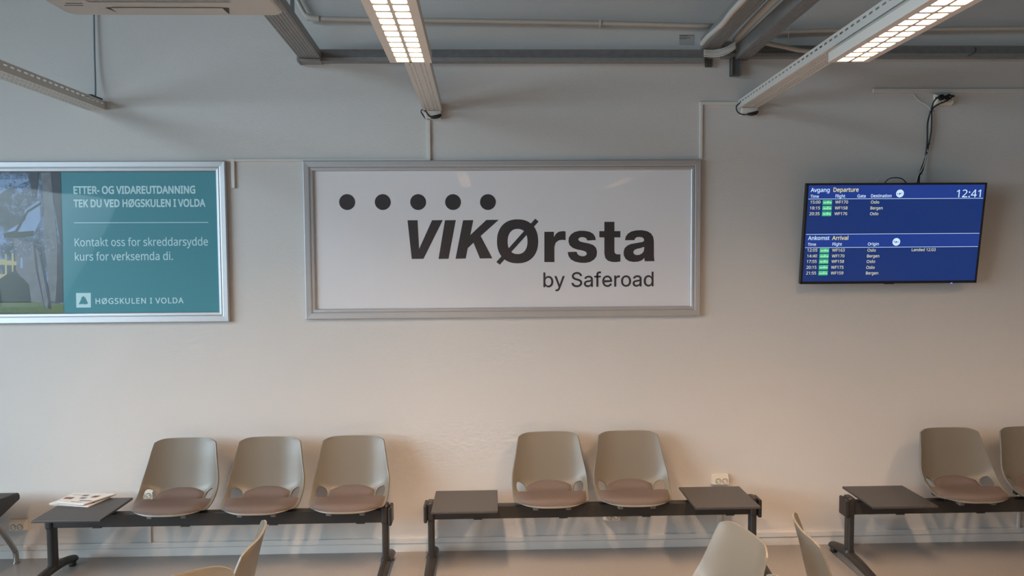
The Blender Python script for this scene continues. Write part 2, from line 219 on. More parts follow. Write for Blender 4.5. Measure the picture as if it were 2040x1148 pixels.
# lettering from outline data -------------------------------------------
FONT = {"N":{" ":[141,[]],"-":[174,[[22,123,22,167,153,167,153,123]]],".":[145,[[39,29,41,46,49,57,59,64,72,66,85,64,96,57,104,46,106,29,104,12,96,1,85,-5,72,-8,59,-5,49,1,41,12]]],"0":[310,[[283,194,283,164,280,136,276,110,271,87,263,66,254,47,236,25,214,8,196,1,176,-4,154,-5,127,-3,103,5,83,18,65,37,51,59,40,87,33,119,28,154,27,194,28,234,32,270,39,301,49,328,63,351,80,369,101,382,126,390,154,393,182,390,206,382,226,369,244,351,258,328,269,301,277,270,282,234],[74,194,75,161,78,131,82,106,92,75,108,53,128,40,154,35,181,40,201,53,216,74,227,105,231,131,234,160,235,194,234,227,231,257,227,282,216,313,201,335,181,348,154,352,128,348,108,335,92,313,82,282,78,257,75,227]]],"1":[310,[[192,0,146,0,146,270,146,297,147,317,148,337,132,322,114,307,73,274,48,306,153,387,192,387]]],"2":[310,[[282,0,26,0,26,40,127,142,177,194,194,216,207,239,215,262,217,287,212,315,198,335,176,347,149,352,122,349,99,342,78,330,56,315,30,347,64,370,103,386,125,391,149,392,172,391,193,387,211,380,234,365,252,344,262,319,266,289,263,260,254,232,244,215,233,197,219,180,167,125,86,46,86,43,282,43]]],"3":[310,[[267,296,265,272,257,251,245,234,229,220,210,210,187,204,187,202,215,196,238,186,256,172,269,155,276,134,279,110,277,88,272,68,263,50,251,34,235,20,215,9,191,1,163,-4,131,-5,74,-1,49,6,24,16,24,60,50,49,77,41,105,36,131,35,163,37,188,44,206,55,219,70,227,89,229,111,226,133,216,150,201,163,179,172,152,178,121,179,83,179,83,220,121,220,151,222,175,229,194,240,207,255,216,273,218,293,214,318,199,337,177,348,148,352,111,348,79,337,50,320,27,352,50,367,78,380,99,387,122,391,147,392,184,389,214,380,238,365,254,345,264,322]]],"4":[310,[[299,88,243,88,243,0,197,0,197,88,11,88,11,128,193,389,243,389,243,131,299,131],[197,252,197,278,198,300,199,320,199,338,197,338,186,316,174,296,58,131,197,131]]],"5":[310,[[149,237,174,236,197,231,218,224,244,207,263,185,272,167,277,146,279,124,277,98,271,75,262,54,248,37,232,22,212,10,189,1,163,-4,134,-5,78,0,54,7,34,16,34,61,56,50,82,42,109,37,135,35,162,37,185,44,204,56,218,72,227,93,230,119,228,142,220,161,207,177,188,188,164,195,133,197,99,194,67,189,43,204,58,387,252,387,252,343,99,343,89,231,114,235]]],"6":[310,[[30,165,34,231,38,253,44,273,50,293,59,311,69,329,82,344,96,358,113,370,132,379,154,387,179,391,207,392,232,391,255,387,255,347,233,352,208,353,184,352,164,348,146,341,123,326,106,307,94,283,86,257,77,197,81,197,101,220,115,229,131,236,150,241,172,242,194,241,213,236,231,228,253,211,270,188,278,169,283,148,284,125,283,99,278,76,269,55,258,37,244,22,227,10,207,2,186,-4,161,-5,135,-3,110,5,88,18,68,36,57,52,47,69,40,90,34,112,31,138],[161,35,192,40,216,57,228,74,235,97,237,125,235,147,229,167,219,183,204,195,185,202,163,205,139,202,118,194,101,182,89,167,81,151,78,134,83,99,90,82,99,67,111,53,125,43,142,37]]],"7":[310,[[74,0,232,343,24,343,24,387,283,387,283,350,126,0]]],"8":[310,[[154,392,186,390,214,382,238,368,256,350,267,327,270,300,268,278,260,259,249,243,233,228,197,205,240,179,258,164,271,146,280,125,283,100,279,70,267,44,248,23,223,8,203,0,181,-4,156,-5,130,-4,106,0,85,7,60,22,41,43,30,68,27,99,29,123,38,145,51,163,67,178,107,202,72,227,59,242,48,258,41,278,39,300,43,328,54,350,72,368,95,381,113,387,133,391],[73,98,78,72,93,51,109,41,130,35,155,33,179,35,199,41,215,51,231,73,236,100,234,117,226,133,214,147,198,159,155,179,146,183,106,160,92,148,82,133,75,117],[154,354,127,350,105,339,90,322,86,298,88,280,95,264,106,252,121,241,157,223,190,241,204,252,214,265,221,280,223,298,218,322,204,339,182,350]]],"9":[310,[[282,222,281,194,278,167,274,139,268,113,259,89,248,66,233,46,215,29,194,14,168,3,138,-3,104,-5,79,-4,55,0,55,41,78,35,103,34,127,35,148,39,165,46,188,61,205,80,217,103,226,130,233,190,230,190,210,167,196,158,180,151,160,146,138,145,107,148,80,158,58,175,41,198,33,217,29,238,27,262,29,287,34,311,43,332,54,350,69,365,86,376,105,385,127,390,151,392,177,390,202,382,224,368,244,350,260,326,272,297,277,274,281,249],[151,352,120,347,96,330,84,313,77,290,74,262,76,239,82,219,92,203,107,192,125,184,148,182,173,185,193,193,210,205,223,219,231,236,233,253,228,288,213,320,201,333,187,343,170,350]]],":":[145,[[39,29,41,46,49,57,59,64,72,66,85,64,96,57,104,46,106,29,104,12,96,1,85,-5,72,-8,59,-5,49,1,41,12],[39,261,41,279,49,290,59,296,72,298,85,296,96,290,104,279,106,261,104,244,96,233,85,226,72,224,59,226,49,233,41,244]]],"A":[346,[[295,0,249,120,95,120,49,0,0,0,151,388,195,388,346,0],[191,280,185,296,178,319,172,338,167,316,161,296,155,280,112,163,234,163]]],"B":[352,[[163,387,208,384,244,377,273,365,293,348,306,323,310,291,308,269,301,251,291,234,277,221,258,211,236,205,236,203,259,197,280,189,298,176,311,159,320,137,323,110,321,88,316,68,307,50,287,28,260,13,239,6,215,1,189,0,53,0,53,387],[173,222,203,224,225,229,241,238,255,258,259,285,254,313,237,331,219,339,195,344,165,345,101,345,101,222],[101,181,101,41,179,41,210,43,234,50,251,61,266,84,271,114,269,133,262,150,250,163,232,173,208,179,176,181]]],"D":[395,[[362,197,360,156,352,120,338,88,320,61,297,39,269,22,237,10,201,2,160,0,53,0,53,387,172,387,209,384,243,377,273,365,299,348,321,327,339,301,352,271,360,236],[311,196,309,228,303,256,294,280,281,300,264,317,244,329,221,338,194,343,165,345,101,345,101,42,154,42,202,46,241,59,272,80,293,110,307,149]]],"E":[301,[[269,0,53,0,53,387,269,387,269,344,101,344,101,223,259,223,259,181,101,181,101,43,269,43]]],"F":[281,[[101,0,53,0,53,387,269,387,269,344,101,344,101,207,258,207,258,164,101,164]]],"G":[394,[[220,204,354,204,354,15,291,-1,218,-5,180,-3,147,5,117,19,92,37,71,60,54,87,43,119,35,154,33,193,36,232,44,267,57,298,75,326,98,349,125,368,157,381,193,389,233,392,255,392,275,390,295,386,349,369,330,327,284,343,258,348,231,349,202,347,175,341,152,330,131,316,115,298,101,277,92,252,86,224,84,193,86,164,91,137,99,112,111,90,126,72,146,57,169,46,197,39,230,37,273,40,306,46,306,161,220,161]]],"H":[401,[[348,0,300,0,300,180,101,180,101,0,53,0,53,387,101,387,101,223,300,223,300,387,348,387]]],"I":[183,[[161,0,22,0,22,28,67,38,67,348,22,359,22,387,161,387,161,359,116,348,116,38,161,28]]],"K":[335,[[335,0,278,0,141,185,101,150,101,0,53,0,53,387,101,387,101,196,134,233,168,270,272,387,329,387,176,218]]],"L":[284,[[53,0,53,387,101,387,101,43,270,43,270,0]]],"N":[411,[[359,0,302,0,95,321,93,321,95,292,97,255,98,216,98,0,53,0,53,387,109,387,315,67,317,67,316,93,314,131,314,168,314,387,359,387]]],"O":[423,[[390,194,389,165,385,138,379,112,370,89,359,68,345,49,329,33,310,19,289,9,266,1,240,-4,212,-5,183,-4,156,1,133,9,112,20,93,33,77,50,63,68,52,89,44,113,38,138,34,165,33,194,35,233,42,267,53,298,68,326,88,349,112,368,141,382,174,390,212,393,249,390,281,382,310,368,334,349,354,326,370,299,381,267,388,232],[85,194,86,163,91,135,98,110,109,88,123,70,140,56,161,45,185,39,212,37,239,39,263,45,284,56,301,70,314,88,325,110,333,135,337,163,339,194,335,239,325,277,308,309,284,332,252,345,212,350,185,348,161,342,140,331,123,317,109,299,98,278,91,253,86,225]]],"R":[337,[[159,387,190,385,216,381,239,375,266,359,285,338,293,320,298,300,300,277,297,249,289,225,276,207,260,193,223,173,329,0,272,0,178,160,101,160,101,0,53,0,53,387],[157,345,101,345,101,201,159,201,188,203,211,209,228,220,244,243,250,275,247,298,240,315,227,328,209,337,186,343]]],"S":[297,[[272,103,270,82,264,62,255,45,242,30,226,17,207,8,185,0,161,-4,134,-5,92,-3,56,3,28,13,28,60,76,44,96,40,116,38,136,37,162,39,184,44,201,54,213,66,221,81,223,99,221,117,215,131,204,144,187,155,132,179,111,187,93,196,77,206,57,223,44,242,35,266,33,294,36,322,48,346,67,366,92,380,111,387,133,391,156,392,187,391,215,386,263,371,248,329,204,343,180,348,155,349,133,348,114,342,100,334,90,323,84,309,82,293,84,275,90,261,101,248,116,237,166,215,188,207,207,198,224,188,245,172,260,154,269,131]]],"T":[301,[[175,0,126,0,126,344,5,344,5,387,295,387,295,344,175,344]]],"U":[396,[[347,137,345,111,339,87,330,64,318,44,301,27,281,13,257,3,228,-3,196,-5,152,-1,115,12,86,34,65,63,53,97,49,138,49,387,98,387,98,136,100,107,109,83,123,63,142,48,168,40,199,37,231,40,256,50,275,65,288,85,296,109,298,137,298,387,347,387]]],"V":[325,[[325,387,187,0,138,0,0,387,51,387,138,139,148,108,156,80,163,54,169,81,177,109,187,140,274,387]]],"W":[503,[[497,387,394,0,345,0,269,254,263,277,257,300,252,318,250,330,248,318,244,300,238,277,231,252,158,0,109,0,7,387,57,387,118,151,124,126,129,102,133,80,136,59,139,81,144,104,150,129,157,153,225,387,275,387,346,152,353,126,359,102,364,79,367,59,372,87,378,118,386,151,446,387]]],"a":[304,[[156,295,188,293,215,285,235,272,249,253,257,229,260,198,260,0,225,0,216,41,214,41,188,15,174,6,158,-1,116,-5,92,-3,70,4,51,16,37,32,28,54,25,81,29,107,40,130,59,148,86,161,121,170,164,173,213,175,213,192,210,223,198,243,179,253,153,257,131,255,110,250,72,235,57,270,102,288,128,293],[170,140,138,137,113,132,95,123,79,105,74,80,78,59,89,44,106,36,127,33,150,35,171,42,189,53,202,69,210,90,213,116,213,142]]],"d":[333,[[149,-5,115,-1,86,11,62,32,44,61,33,99,30,145,33,190,44,228,63,258,87,279,116,292,150,296,171,294,189,290,218,275,239,253,243,253,241,274,239,296,239,412,287,412,287,0,249,0,242,39,239,39,218,17,189,1,170,-4],[157,34,184,37,206,45,221,59,232,79,238,104,240,135,240,144,238,177,232,205,222,227,207,243,185,253,156,256,133,253,113,243,98,226,88,203,81,176,79,144,81,111,88,85,98,63,113,47,133,37]]],"e":[305,[[158,296,182,294,203,289,222,280,239,267,253,252,264,234,272,213,276,190,278,165,278,136,79,136,82,106,91,81,104,61,122,47,145,38,172,35,221,40,265,55,265,14,221,-1,170,-5,143,-4,119,2,97,11,77,24,61,41,47,61,38,85,32,113,30,143,32,173,37,201,46,225,58,246,73,263,91,277,111,288,134,294],[158,257,127,251,104,235,92,218,84,198,80,174,228,174,226,197,220,217,211,234,197,246,180,254]]],"f":[186,[[180,254,107,254,107,0,59,0,59,254,8,254,8,276,59,292,59,309,62,343,70,370,84,390,103,403,126,412,153,414,185,411,210,405,197,367,177,373,154,375,133,371,118,359,110,339,107,309,107,290,180,290]]],"g":[333,[[149,296,176,293,201,285,222,271,240,252,243,252,249,290,287,290,287,-5,286,-31,281,-54,273,-74,255,-98,230,-116,209,-124,185,-128,157,-130,99,-125,75,-120,53,-112,53,-68,75,-77,101,-85,129,-89,160,-90,183,-88,203,-81,219,-69,230,-52,238,-32,240,-9,240,3,241,21,242,38,239,38,222,19,202,5,177,-3,150,-5,115,-1,85,12,61,34,44,64,33,101,30,145,33,188,44,224,61,255,85,278,114,291],[155,256,133,252,114,243,99,227,88,205,83,187,80,167,79,144,81,111,88,84,99,62,114,46,133,37,157,34,177,35,194,39,209,47,220,57,229,71,236,88,241,133,241,145,240,169,237,191,232,209,220,230,204,244,182,253]]],"h":[334,[[94,291,93,270,91,250,94,250,105,264,118,275,149,290,185,295,217,292,243,284,264,270,279,250,286,233,290,212,291,189,291,0,244,0,244,186,240,217,228,238,208,251,179,256,150,253,128,243,112,228,102,208,96,182,94,150,94,0,46,0,46,412,94,412]]],"i":[139,[[94,290,94,0,46,0,46,290],[70,399,81,397,90,392,96,383,98,369,96,356,90,346,81,340,70,339,59,340,50,346,44,356,42,369,44,383,50,392,59,397]]],"k":[289,[[93,197,92,174,91,150,93,150,103,162,116,178,128,192,220,290,276,290,159,166,284,0,227,0,126,135,93,107,93,0,46,0,46,412,93,412]]],"l":[139,[[94,0,46,0,46,412,94,412]]],"m":[506,[[365,296,395,293,419,285,438,271,452,250,460,223,463,189,463,0,415,0,415,187,412,217,401,238,383,251,356,256,331,253,311,245,296,231,286,213,280,189,278,160,278,0,231,0,231,187,229,208,224,225,216,239,205,248,190,254,171,256,145,253,125,243,111,229,101,208,96,182,94,151,94,0,46,0,46,290,85,290,92,251,94,251,104,265,117,276,146,291,180,296,211,293,236,284,255,269,269,247,271,247,289,269,311,284,337,293]]],"n":[334,[[186,296,218,293,244,285,264,271,279,250,288,223,291,189,291,0,244,0,244,186,240,217,228,238,208,251,179,256,150,253,128,244,112,229,102,208,96,182,94,151,94,0,46,0,46,290,85,290,92,251,94,251,105,265,118,276,150,291]]],"o":[327,[[298,146,297,122,294,101,289,82,277,56,262,34,242,17,219,5,193,-3,163,-5,135,-3,110,5,87,17,68,34,52,56,40,82,34,101,31,122,30,146,32,176,37,203,46,227,58,248,74,265,93,278,114,288,138,294,165,296,190,294,213,288,234,278,253,265,269,248,281,227,291,203,297,176],[79,146,81,114,88,86,99,64,116,48,137,38,164,34,191,38,212,48,229,64,240,86,247,114,249,146,247,178,240,205,228,226,212,242,191,252,164,256,137,252,115,243,99,226,88,204,81,178]]],"p":[333,[[184,296,218,292,246,279,271,258,289,229,300,192,303,146,302,115,297,87,288,63,277,42,263,25,247,12,228,2,207,-4,184,-5,163,-4,144,1,115,16,94,37,90,37,93,14,94,-11,94,-130,46,-130,46,290,85,290,92,251,94,251,115,274,128,283,144,290,162,294],[176,256,149,253,128,245,113,231,102,211,96,186,94,155,94,146,95,123,97,103,101,85,112,63,127,47,148,37,177,34,201,38,220,49,235,66,246,89,252,116,254,146,252,177,246,204,235,226,220,242,200,252]]],"r":[223,[[181,296,199,295,216,293,210,249,194,251,178,252,162,251,146,245,132,237,119,226,109,212,100,195,95,176,94,155,94,0,46,0,46,290,85,290,90,237,93,237,115,267,129,279,145,288,162,294]]],"s":[259,[[235,80,232,54,221,33,204,16,181,4,163,-1,142,-4,119,-5,67,-1,28,13,28,56,70,40,95,35,120,33,152,36,173,45,185,58,189,76,188,86,183,95,162,113,118,132,69,154,52,166,38,180,30,197,28,219,31,242,41,261,58,276,80,287,106,294,137,296,186,291,229,276,213,238,174,251,133,257,107,254,89,247,77,236,73,222,75,211,80,201,104,185,148,166,195,145,212,133,225,119,233,102]]],"t":[195,[[143,34,165,35,184,40,184,3,162,-3,135,-5,113,-3,93,2,76,13,62,30,53,53,50,85,50,254,9,254,9,276,50,295,69,357,98,357,98,290,181,290,181,254,98,254,98,86,101,62,110,46,125,37]]],"u":[334,[[289,290,289,0,250,0,243,38,241,38,230,25,217,14,185,-1,148,-5,117,-3,90,6,70,20,55,40,48,57,44,77,43,100,43,290,91,290,91,103,95,73,107,51,127,38,155,34,185,37,207,46,223,61,233,82,239,108,241,139,241,290]]],"v":[275,[[110,0,0,290,51,290,113,119,122,93,131,65,136,42,138,42,144,65,154,93,163,119,224,290,275,290,165,0]]],"y":[276,[[1,290,51,290,114,125,124,97,133,71,139,46,141,46,151,82,166,126,225,290,276,290,151,-40,140,-65,127,-87,112,-105,93,-119,72,-127,46,-130,23,-129,6,-126,6,-88,20,-90,38,-91,54,-89,67,-85,78,-77,88,-67,102,-40,118,-1]]],"Ø":[423,[[390,194,389,165,385,138,379,112,370,89,359,68,345,49,329,33,310,19,289,9,266,1,240,-4,212,-5,183,-4,156,1,133,9,112,20,86,-17,53,5,81,45,66,64,54,85,45,109,38,136,34,164,33,194,35,233,42,267,53,298,68,326,88,349,112,368,141,382,174,390,212,393,240,391,265,386,288,379,309,368,334,404,367,382,339,343,354,325,367,303,377,280,384,253,389,225],[339,194,336,237,326,274,311,303,138,57,170,42,212,37,239,39,263,45,284,56,301,70,314,88,325,110,333,135,337,163],[85,194,85,173,87,153,91,134,99,108,110,87,283,331,252,345,212,350,185,348,161,342,140,331,123,317,109,299,98,278,91,253,86,225]]]},"I":{" ":[188,[]],"S":[447,[[224,-9,188,-7,156,-1,128,9,102,23,81,40,64,60,51,83,42,109,38,137,104,137,110,110,123,88,142,71,166,59,194,52,224,49,246,50,267,54,286,60,311,74,329,92,341,114,346,139,342,161,332,179,316,193,296,205,245,222,184,239,145,253,112,269,86,289,67,313,56,341,52,372,54,400,62,425,75,448,92,468,113,484,138,498,165,508,195,514,227,516,259,514,289,508,316,498,340,484,360,468,377,449,390,427,398,403,401,378,337,378,332,402,320,421,302,437,280,449,254,456,225,459,194,456,167,448,145,435,129,418,118,398,115,376,119,352,131,334,148,319,169,308,212,293,264,279,312,264,336,252,359,238,379,220,395,198,402,180,407,161,408,139,406,112,399,87,386,64,370,43,349,25,323,11,294,0,261,-7]]],"a":[389,[[160,-9,137,-7,115,-3,94,5,76,15,60,29,48,45,38,63,32,84,30,108,34,138,43,161,58,179,78,193,100,203,125,211,178,220,234,227,252,230,265,235,273,243,276,255,276,257,273,279,267,297,256,311,240,322,220,329,196,331,171,329,149,322,132,313,118,301,107,288,100,274,41,291,51,313,64,331,79,346,95,358,114,368,133,375,153,380,173,383,194,384,239,379,263,372,286,360,306,343,322,320,330,301,335,278,337,251,337,0,277,0,277,52,272,52,252,25,236,12,215,1,190,-6],[170,45,202,49,228,59,248,74,263,93,272,115,276,138,276,190,259,182,231,176,200,171,175,168,134,159,117,150,103,139,95,124,92,105,94,87,102,72,114,61,130,52,149,47]]],"b":[424,[[229,-8,198,-5,172,4,153,17,138,31,118,59,112,59,112,0,53,0,53,509,114,509,114,319,118,319,137,346,152,360,171,373,197,381,229,384,259,382,287,374,313,361,335,342,354,320,370,293,381,261,388,227,390,189,388,151,381,116,370,84,355,57,336,34,313,16,288,3,260,-6],[220,47,242,49,262,55,279,66,294,80,306,97,316,117,323,139,327,163,328,189,327,215,323,239,316,261,307,281,295,298,280,311,262,322,243,328,220,330,198,328,178,322,161,312,147,299,134,282,125,263,118,241,114,216,113,189,114,162,118,138,125,115,135,95,147,78,162,65,179,55,198,49]]],"d":[424,[[195,-8,165,-6,137,3,111,16,89,34,70,57,55,84,43,116,36,151,34,189,36,227,43,261,55,293,70,320,89,342,112,361,137,374,165,382,196,384,228,381,253,373,272,360,287,346,306,319,311,319,311,509,372,509,372,0,313,0,313,59,307,59,287,31,272,17,252,4,227,-5],[205,47,226,49,246,55,263,65,278,78,290,95,299,115,306,138,310,162,312,189,310,216,306,241,300,263,290,282,278,299,263,312,246,322,227,328,205,330,182,328,162,322,145,311,130,298,118,281,108,261,102,239,98,215,96,189,98,163,102,139,109,117,118,97,130,80,145,66,162,55,182,49]]],"e":[404,[[212,-8,177,-5,145,3,117,16,92,35,72,58,56,85,44,116,37,150,34,187,36,224,44,258,55,290,71,317,91,340,115,359,142,373,172,382,205,384,226,383,246,380,266,374,285,366,303,355,319,341,334,324,347,305,357,282,365,256,370,227,371,194,371,169,75,169,75,221,338,221,310,202,308,226,304,248,298,269,283,294,263,314,237,326,205,330,183,328,164,323,146,313,125,294,109,270,99,241,96,211,96,178,98,151,102,127,110,106,121,88,135,73,151,61,169,53,190,48,212,46,234,48,254,53,271,61,285,73,297,88,306,105,365,91,353,63,335,39,320,26,302,14,283,4,261,-3,237,-7]]],"f":[254,[[228,379,228,327,6,327,6,379],[81,0,81,432,84,461,96,486,113,505,135,519,161,527,187,530,222,527,243,521,227,468,215,472,195,474,171,470,154,460,145,443,142,419,142,0]]],"o":[415,[[207,-8,174,-5,144,3,117,16,93,35,72,58,56,85,44,116,37,150,34,187,37,225,44,260,56,291,72,318,93,341,117,360,144,374,174,382,207,384,241,382,271,374,299,360,323,341,343,318,359,291,371,260,379,225,381,187,379,150,371,116,359,85,343,58,323,35,299,16,271,3,241,-5],[207,46,231,49,252,55,270,66,285,80,298,97,307,117,314,139,318,163,319,187,318,212,314,236,307,258,298,278,285,296,270,310,252,321,231,328,207,330,184,328,163,321,145,310,130,296,118,278,108,258,102,236,98,212,96,187,98,163,102,139,108,117,118,97,130,80,145,66,163,55,184,49]]],"r":[259,[[53,0,53,379,112,379,112,321,115,321,130,347,152,367,171,377,191,383,213,385,229,384,243,384,243,322,230,324,207,326,182,323,159,315,140,301,126,284,117,262,114,237,114,0]]],"s":[365,[[182,-8,157,-7,133,-3,112,3,93,12,76,24,62,38,50,54,41,73,36,94,94,107,105,79,124,60,150,49,181,45,206,47,227,53,244,62,262,81,268,103,265,121,254,136,237,147,212,155,149,170,118,180,92,192,72,208,58,227,50,249,47,274,49,295,55,314,65,332,79,347,95,360,115,370,137,378,161,383,187,384,212,383,234,379,254,372,279,358,299,339,314,316,324,290,268,277,258,298,243,316,219,328,187,333,156,329,131,317,114,299,109,277,112,258,124,243,144,232,172,223,229,209,261,200,287,187,306,171,320,153,328,131,331,107,329,85,323,65,312,47,298,31,281,18,260,6,236,-2,210,-7]]],"t":[227,[[204,379,204,327,6,327,6,379],[65,471,126,471,126,98,128,76,136,61,150,53,170,50,185,51,202,54,213,2,192,-3,168,-4,138,-1,113,7,92,21,77,41,68,64,65,93]]],"y":[389,[[47,-139,61,-86,71,-87,88,-90,104,-89,118,-84,130,-74,141,-58,151,-36,163,-1,17,379,84,379,165,155,187,87,206,21,184,21,202,87,224,155,305,379,371,379,204,-58,191,-85,177,-107,159,-124,139,-136,117,-143,91,-145,65,-143]]]}}
def glyph_mesh(s, font, weight=0.0, shear=0.0, track=0.0):
    """letters as one flat mesh in x,y; font units 1 = one em"""
    cu = bpy.data.curves.new('letters', 'CURVE'); cu.dimensions = '2D'; cu.fill_mode = 'BOTH'; cu.resolution_u = 1
    x = 0.0; F = FONT[font]
    for ch in s:
        adv, sp = F[ch]
        for c in sp:
            q = cu.splines.new('POLY'); q.points.add(len(c) // 2 - 1); q.use_cyclic_u = True
            for i in range(0, len(c), 2): q.points[i // 2].co = (x + c[i] / 1000, c[i + 1] / 1000, 0, 1)
        x += adv / 1000 + track
    o = bpy.data.objects.new('letters', cu); COL.objects.link(o)
    dg = bpy.context.evaluated_depsgraph_get(); me = bpy.data.meshes.new_from_object(o.evaluated_get(dg))
    bpy.data.objects.remove(o); bpy.data.curves.remove(cu)
    if weight > 0:                       # bolder strokes: the outline laid down again in a small ring
        bm = bmesh.new(); bm.from_mesh(me); geo = bm.verts[:] + bm.edges[:] + bm.faces[:]; n = 8 if weight > .006 else 4
        for k in range(n):
            r = bmesh.ops.duplicate(bm, geom=geo); a = 2 * math.pi * k / n
            for v in r['geom']:
                if isinstance(v, bmesh.types.BMVert): v.co += Vector((weight * math.cos(a), weight * math.sin(a), .02 + .002 * k))
        bm.to_mesh(me); bm.free()
    return me
def fit_text(name, s, font, O, U, V, w, cap, m, parent, weight=0.0, shear=0.0, track=0.0, capu=0.387):
    """O lower-left point, U/V unit vectors, w overall width, cap = height of the capitals (capu = its size in font units)"""
    me = glyph_mesh(s, font, weight, shear, track)
    xs = [v.co.x for v in me.vertices]; x0 = min(xs); W = max(xs) - x0
    base = -weight; sy = cap / (capu + 2 * weight)
    for v in me.vertices:
        x, y = v.co.x, v.co.y; v.co = O + U * ((x - x0) / W * w) + V * ((y - base) * sy) - Vector((0, v.co.z * .01, 0))
    me.materials.clear()
    return link(name, me, m, parent)
X = Vector((1, 0, 0)); Zv = Vector((0, 0, 1))

# ================================================================ the room
HC = 5.6
def struct(o): o['kind'] = 'structure'; return o
struct(box('floor', -7.0, 7.5, -10.0, 0.0, -0.1, 0.0, M['floor']))
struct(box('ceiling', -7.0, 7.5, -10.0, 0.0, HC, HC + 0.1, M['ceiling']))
struct(box('wall_back', -7.0, 7.5, 0.0, 0.15, -0.1, HC, M['wall']))
struct(box('wall_right', 7.5, 7.6, -10.0, 0.15, -0.1, HC, M['wall_plain']))
def wall_with_openings(name, fixed, along, spans, heights, thick, m):
    """wall normal to x ('x') or y ('y') with rectangular openings: spans (a0,a1,z0,z1)"""
    bm = bmesh.new(); a_ = sorted({along[0], along[1], *[v for s in spans for v in s[:2]]}); z_ = sorted({-0.1, heights, *[v for s in spans for v in s[2:]]})
    for i in range(len(a_) - 1):
        for j in range(len(z_) - 1):
            am = (a_[i] + a_[i + 1]) / 2; zm = (z_[j] + z_[j + 1]) / 2
            if any(s[0] < am < s[1] and s[2] < zm < s[3] for s in spans): continue
            if fixed[0] == 'x': add_box(bm, fixed[1], fixed[1] + thick, a_[i], a_[i + 1], z_[j], z_[j + 1])
            else: add_box(bm, a_[i], a_[i + 1], fixed[1], fixed[1] + thick, z_[j], z_[j + 1])
    bmesh.ops.remove_doubles(bm, verts=bm.verts, dist=1e-4)
    return struct(obj(name, bm, m))
LS = [(-7.1, -1.5, 1.05, 2.95), (-8.0, -3.2, 3.6, 5.1)]
wall_with_openings('wall_left', ('x', -7.1), (-10.0, 0.15), LS, HC, 0.1, M['wall_plain'])
FS = [(-5.5, 3.5, 0.9, 2.9)]
wall_with_openings('wall_front', ('y', -10.1), (-7.1, 7.6), FS, HC, 0.1, M['wall_plain'])
def window(name, ax, s, n, fixed):
    bm = bmesh.new(); a0, a1, z0, z1 = s; t = 0.035
    for k in range(n + 1):
        a = a0 + (a1 - a0) * k / n
        lo, hi = max(a0, a - t), min(a1, a + t)
        if ax == 'x': add_box(bm, fixed - 0.0, fixed + 0.05, lo, hi, z0, z1)
        else: add_box(bm, lo, hi, fixed, fixed + 0.05, z0, z1)
    for z in (z0 + t, z1 - t):
        if ax == 'x': add_box(bm, fixed, fixed + 0.05, a0, a1, z - t, z + t)
        else: add_box(bm, a0, a1, fixed, fixed + 0.05, z - t, z + t)
    return struct(obj(name, bm, M['window_frame']))
window('window_1', 'x', LS[0], 4, -6.97); window('window_2', 'x', LS[1], 4, -6.97); window('window_3', 'y', FS[0], 6, -9.97)
# skirting board and the flat cable duct that runs above it
bm = bmesh.new(); extrude_profile_x(bm, [(0, 0), (-0.014, 0), (-0.014, 0.050), (-0.010, 0.056), (0, 0.056)], -7.0, 7.5); struct(obj('baseboard_back', bm, M['skirt']))
bm = bmesh.new(); extrude_profile_x(bm, [(0, 0.0565), (-0.020, 0.0565), (-0.022, 0.060), (-0.022, 0.086), (-0.019, 0.090), (0, 0.090)], -7.0, 7.5); struct(obj('trim_1', bm, M['skirt']))

# ================================================================ steel ceiling profiles
def steel_rail(name, x0, x1, z0, label, h=0.074, d=0.06):
    t = thing(name, ((x0 + x1) / 2, 0, z0), label, 'rail', 'galvanised steel rails along the wall')
    hx = (x1 - x0) / 2; pr = [(0, 0), (-d, 0), (-d, 0.024)]
    zz = 0.024
    for k in range(8):                                   # pressed ribs along the upper half of the profile
        pr += [(-d + 0.004, zz + 0.0015), (-d + 0.004, zz + 0.0035), (-d, zz + 0.005)]; zz += 0.006
    pr += [(-d, h), (0, h)]
    bm = bmesh.new(); extrude_profile_x(bm, pr, -hx, hx); obj('profile', bm, M['galv'], t)
    box('lower_flange', -hx, hx, -d - 0.004, -d + 0.001, -0.001, 0.020, M['galv'], t)
    return t
zr = at(1000, 122, -0.06).z
steel_rail('steel_rail', at(592, 122, -0.06).x, at(1402, 122, -0.06).x, zr, 'long galvanised steel rail on the wall above the wide logo poster')
steel_rail('steel_rail', at(1440, 118, -0.06).x, 4.2, at(1800, 113, -0.06).z, 'galvanised steel rail on the wall above the flight screen', h=0.066)

def stud(name, x0, x1, z0, z1, y1, label, foot=None, ribs=7, rz=0.0):
    t = thing(name, ((x0 + x1) / 2, 0, z0), label, 'beam', 'galvanised studs running out from the wall', rz)
    w = (x1 - x0) / 2; h = z1 - z0
    bm = bmesh.new(); th = 0.0018
    add_box(bm, -w, w, y1, -0.002, 0, th)                                  # web underneath
    for k in range(ribs):
        xx = -w + 2 * w * (k + 0.5) / ribs
        add_box(bm, xx - 0.002, xx + 0.002, y1, -0.002, -0.003, 0.0)
    obj('web', bm, M['galv'], t)
    for s in (-1, 1):
        bm = bmesh.new(); add_box(bm, s * w - (th if s > 0 else 0), s * w + (0 if s > 0 else th), y1, -0.002, th, h)
        add_box(bm, s * w - (0.010 if s > 0 else -0.0), s * w + (0 if s > 0 else 0.010), y1, -0.002, h - 0.002, h)
        obj('flange', bm, M['galv'], t)
    return t
a = at(596, 122, -0.07).x; b = at(639, 122, -0.07).x
ZL = at(615, 118, -0.07).z
s1 = stud('steel_stud', a, b, ZL, ZL + 0.05, -1.33, 'galvanised steel stud running out above the left end of the long rail', rz=R(2.6))
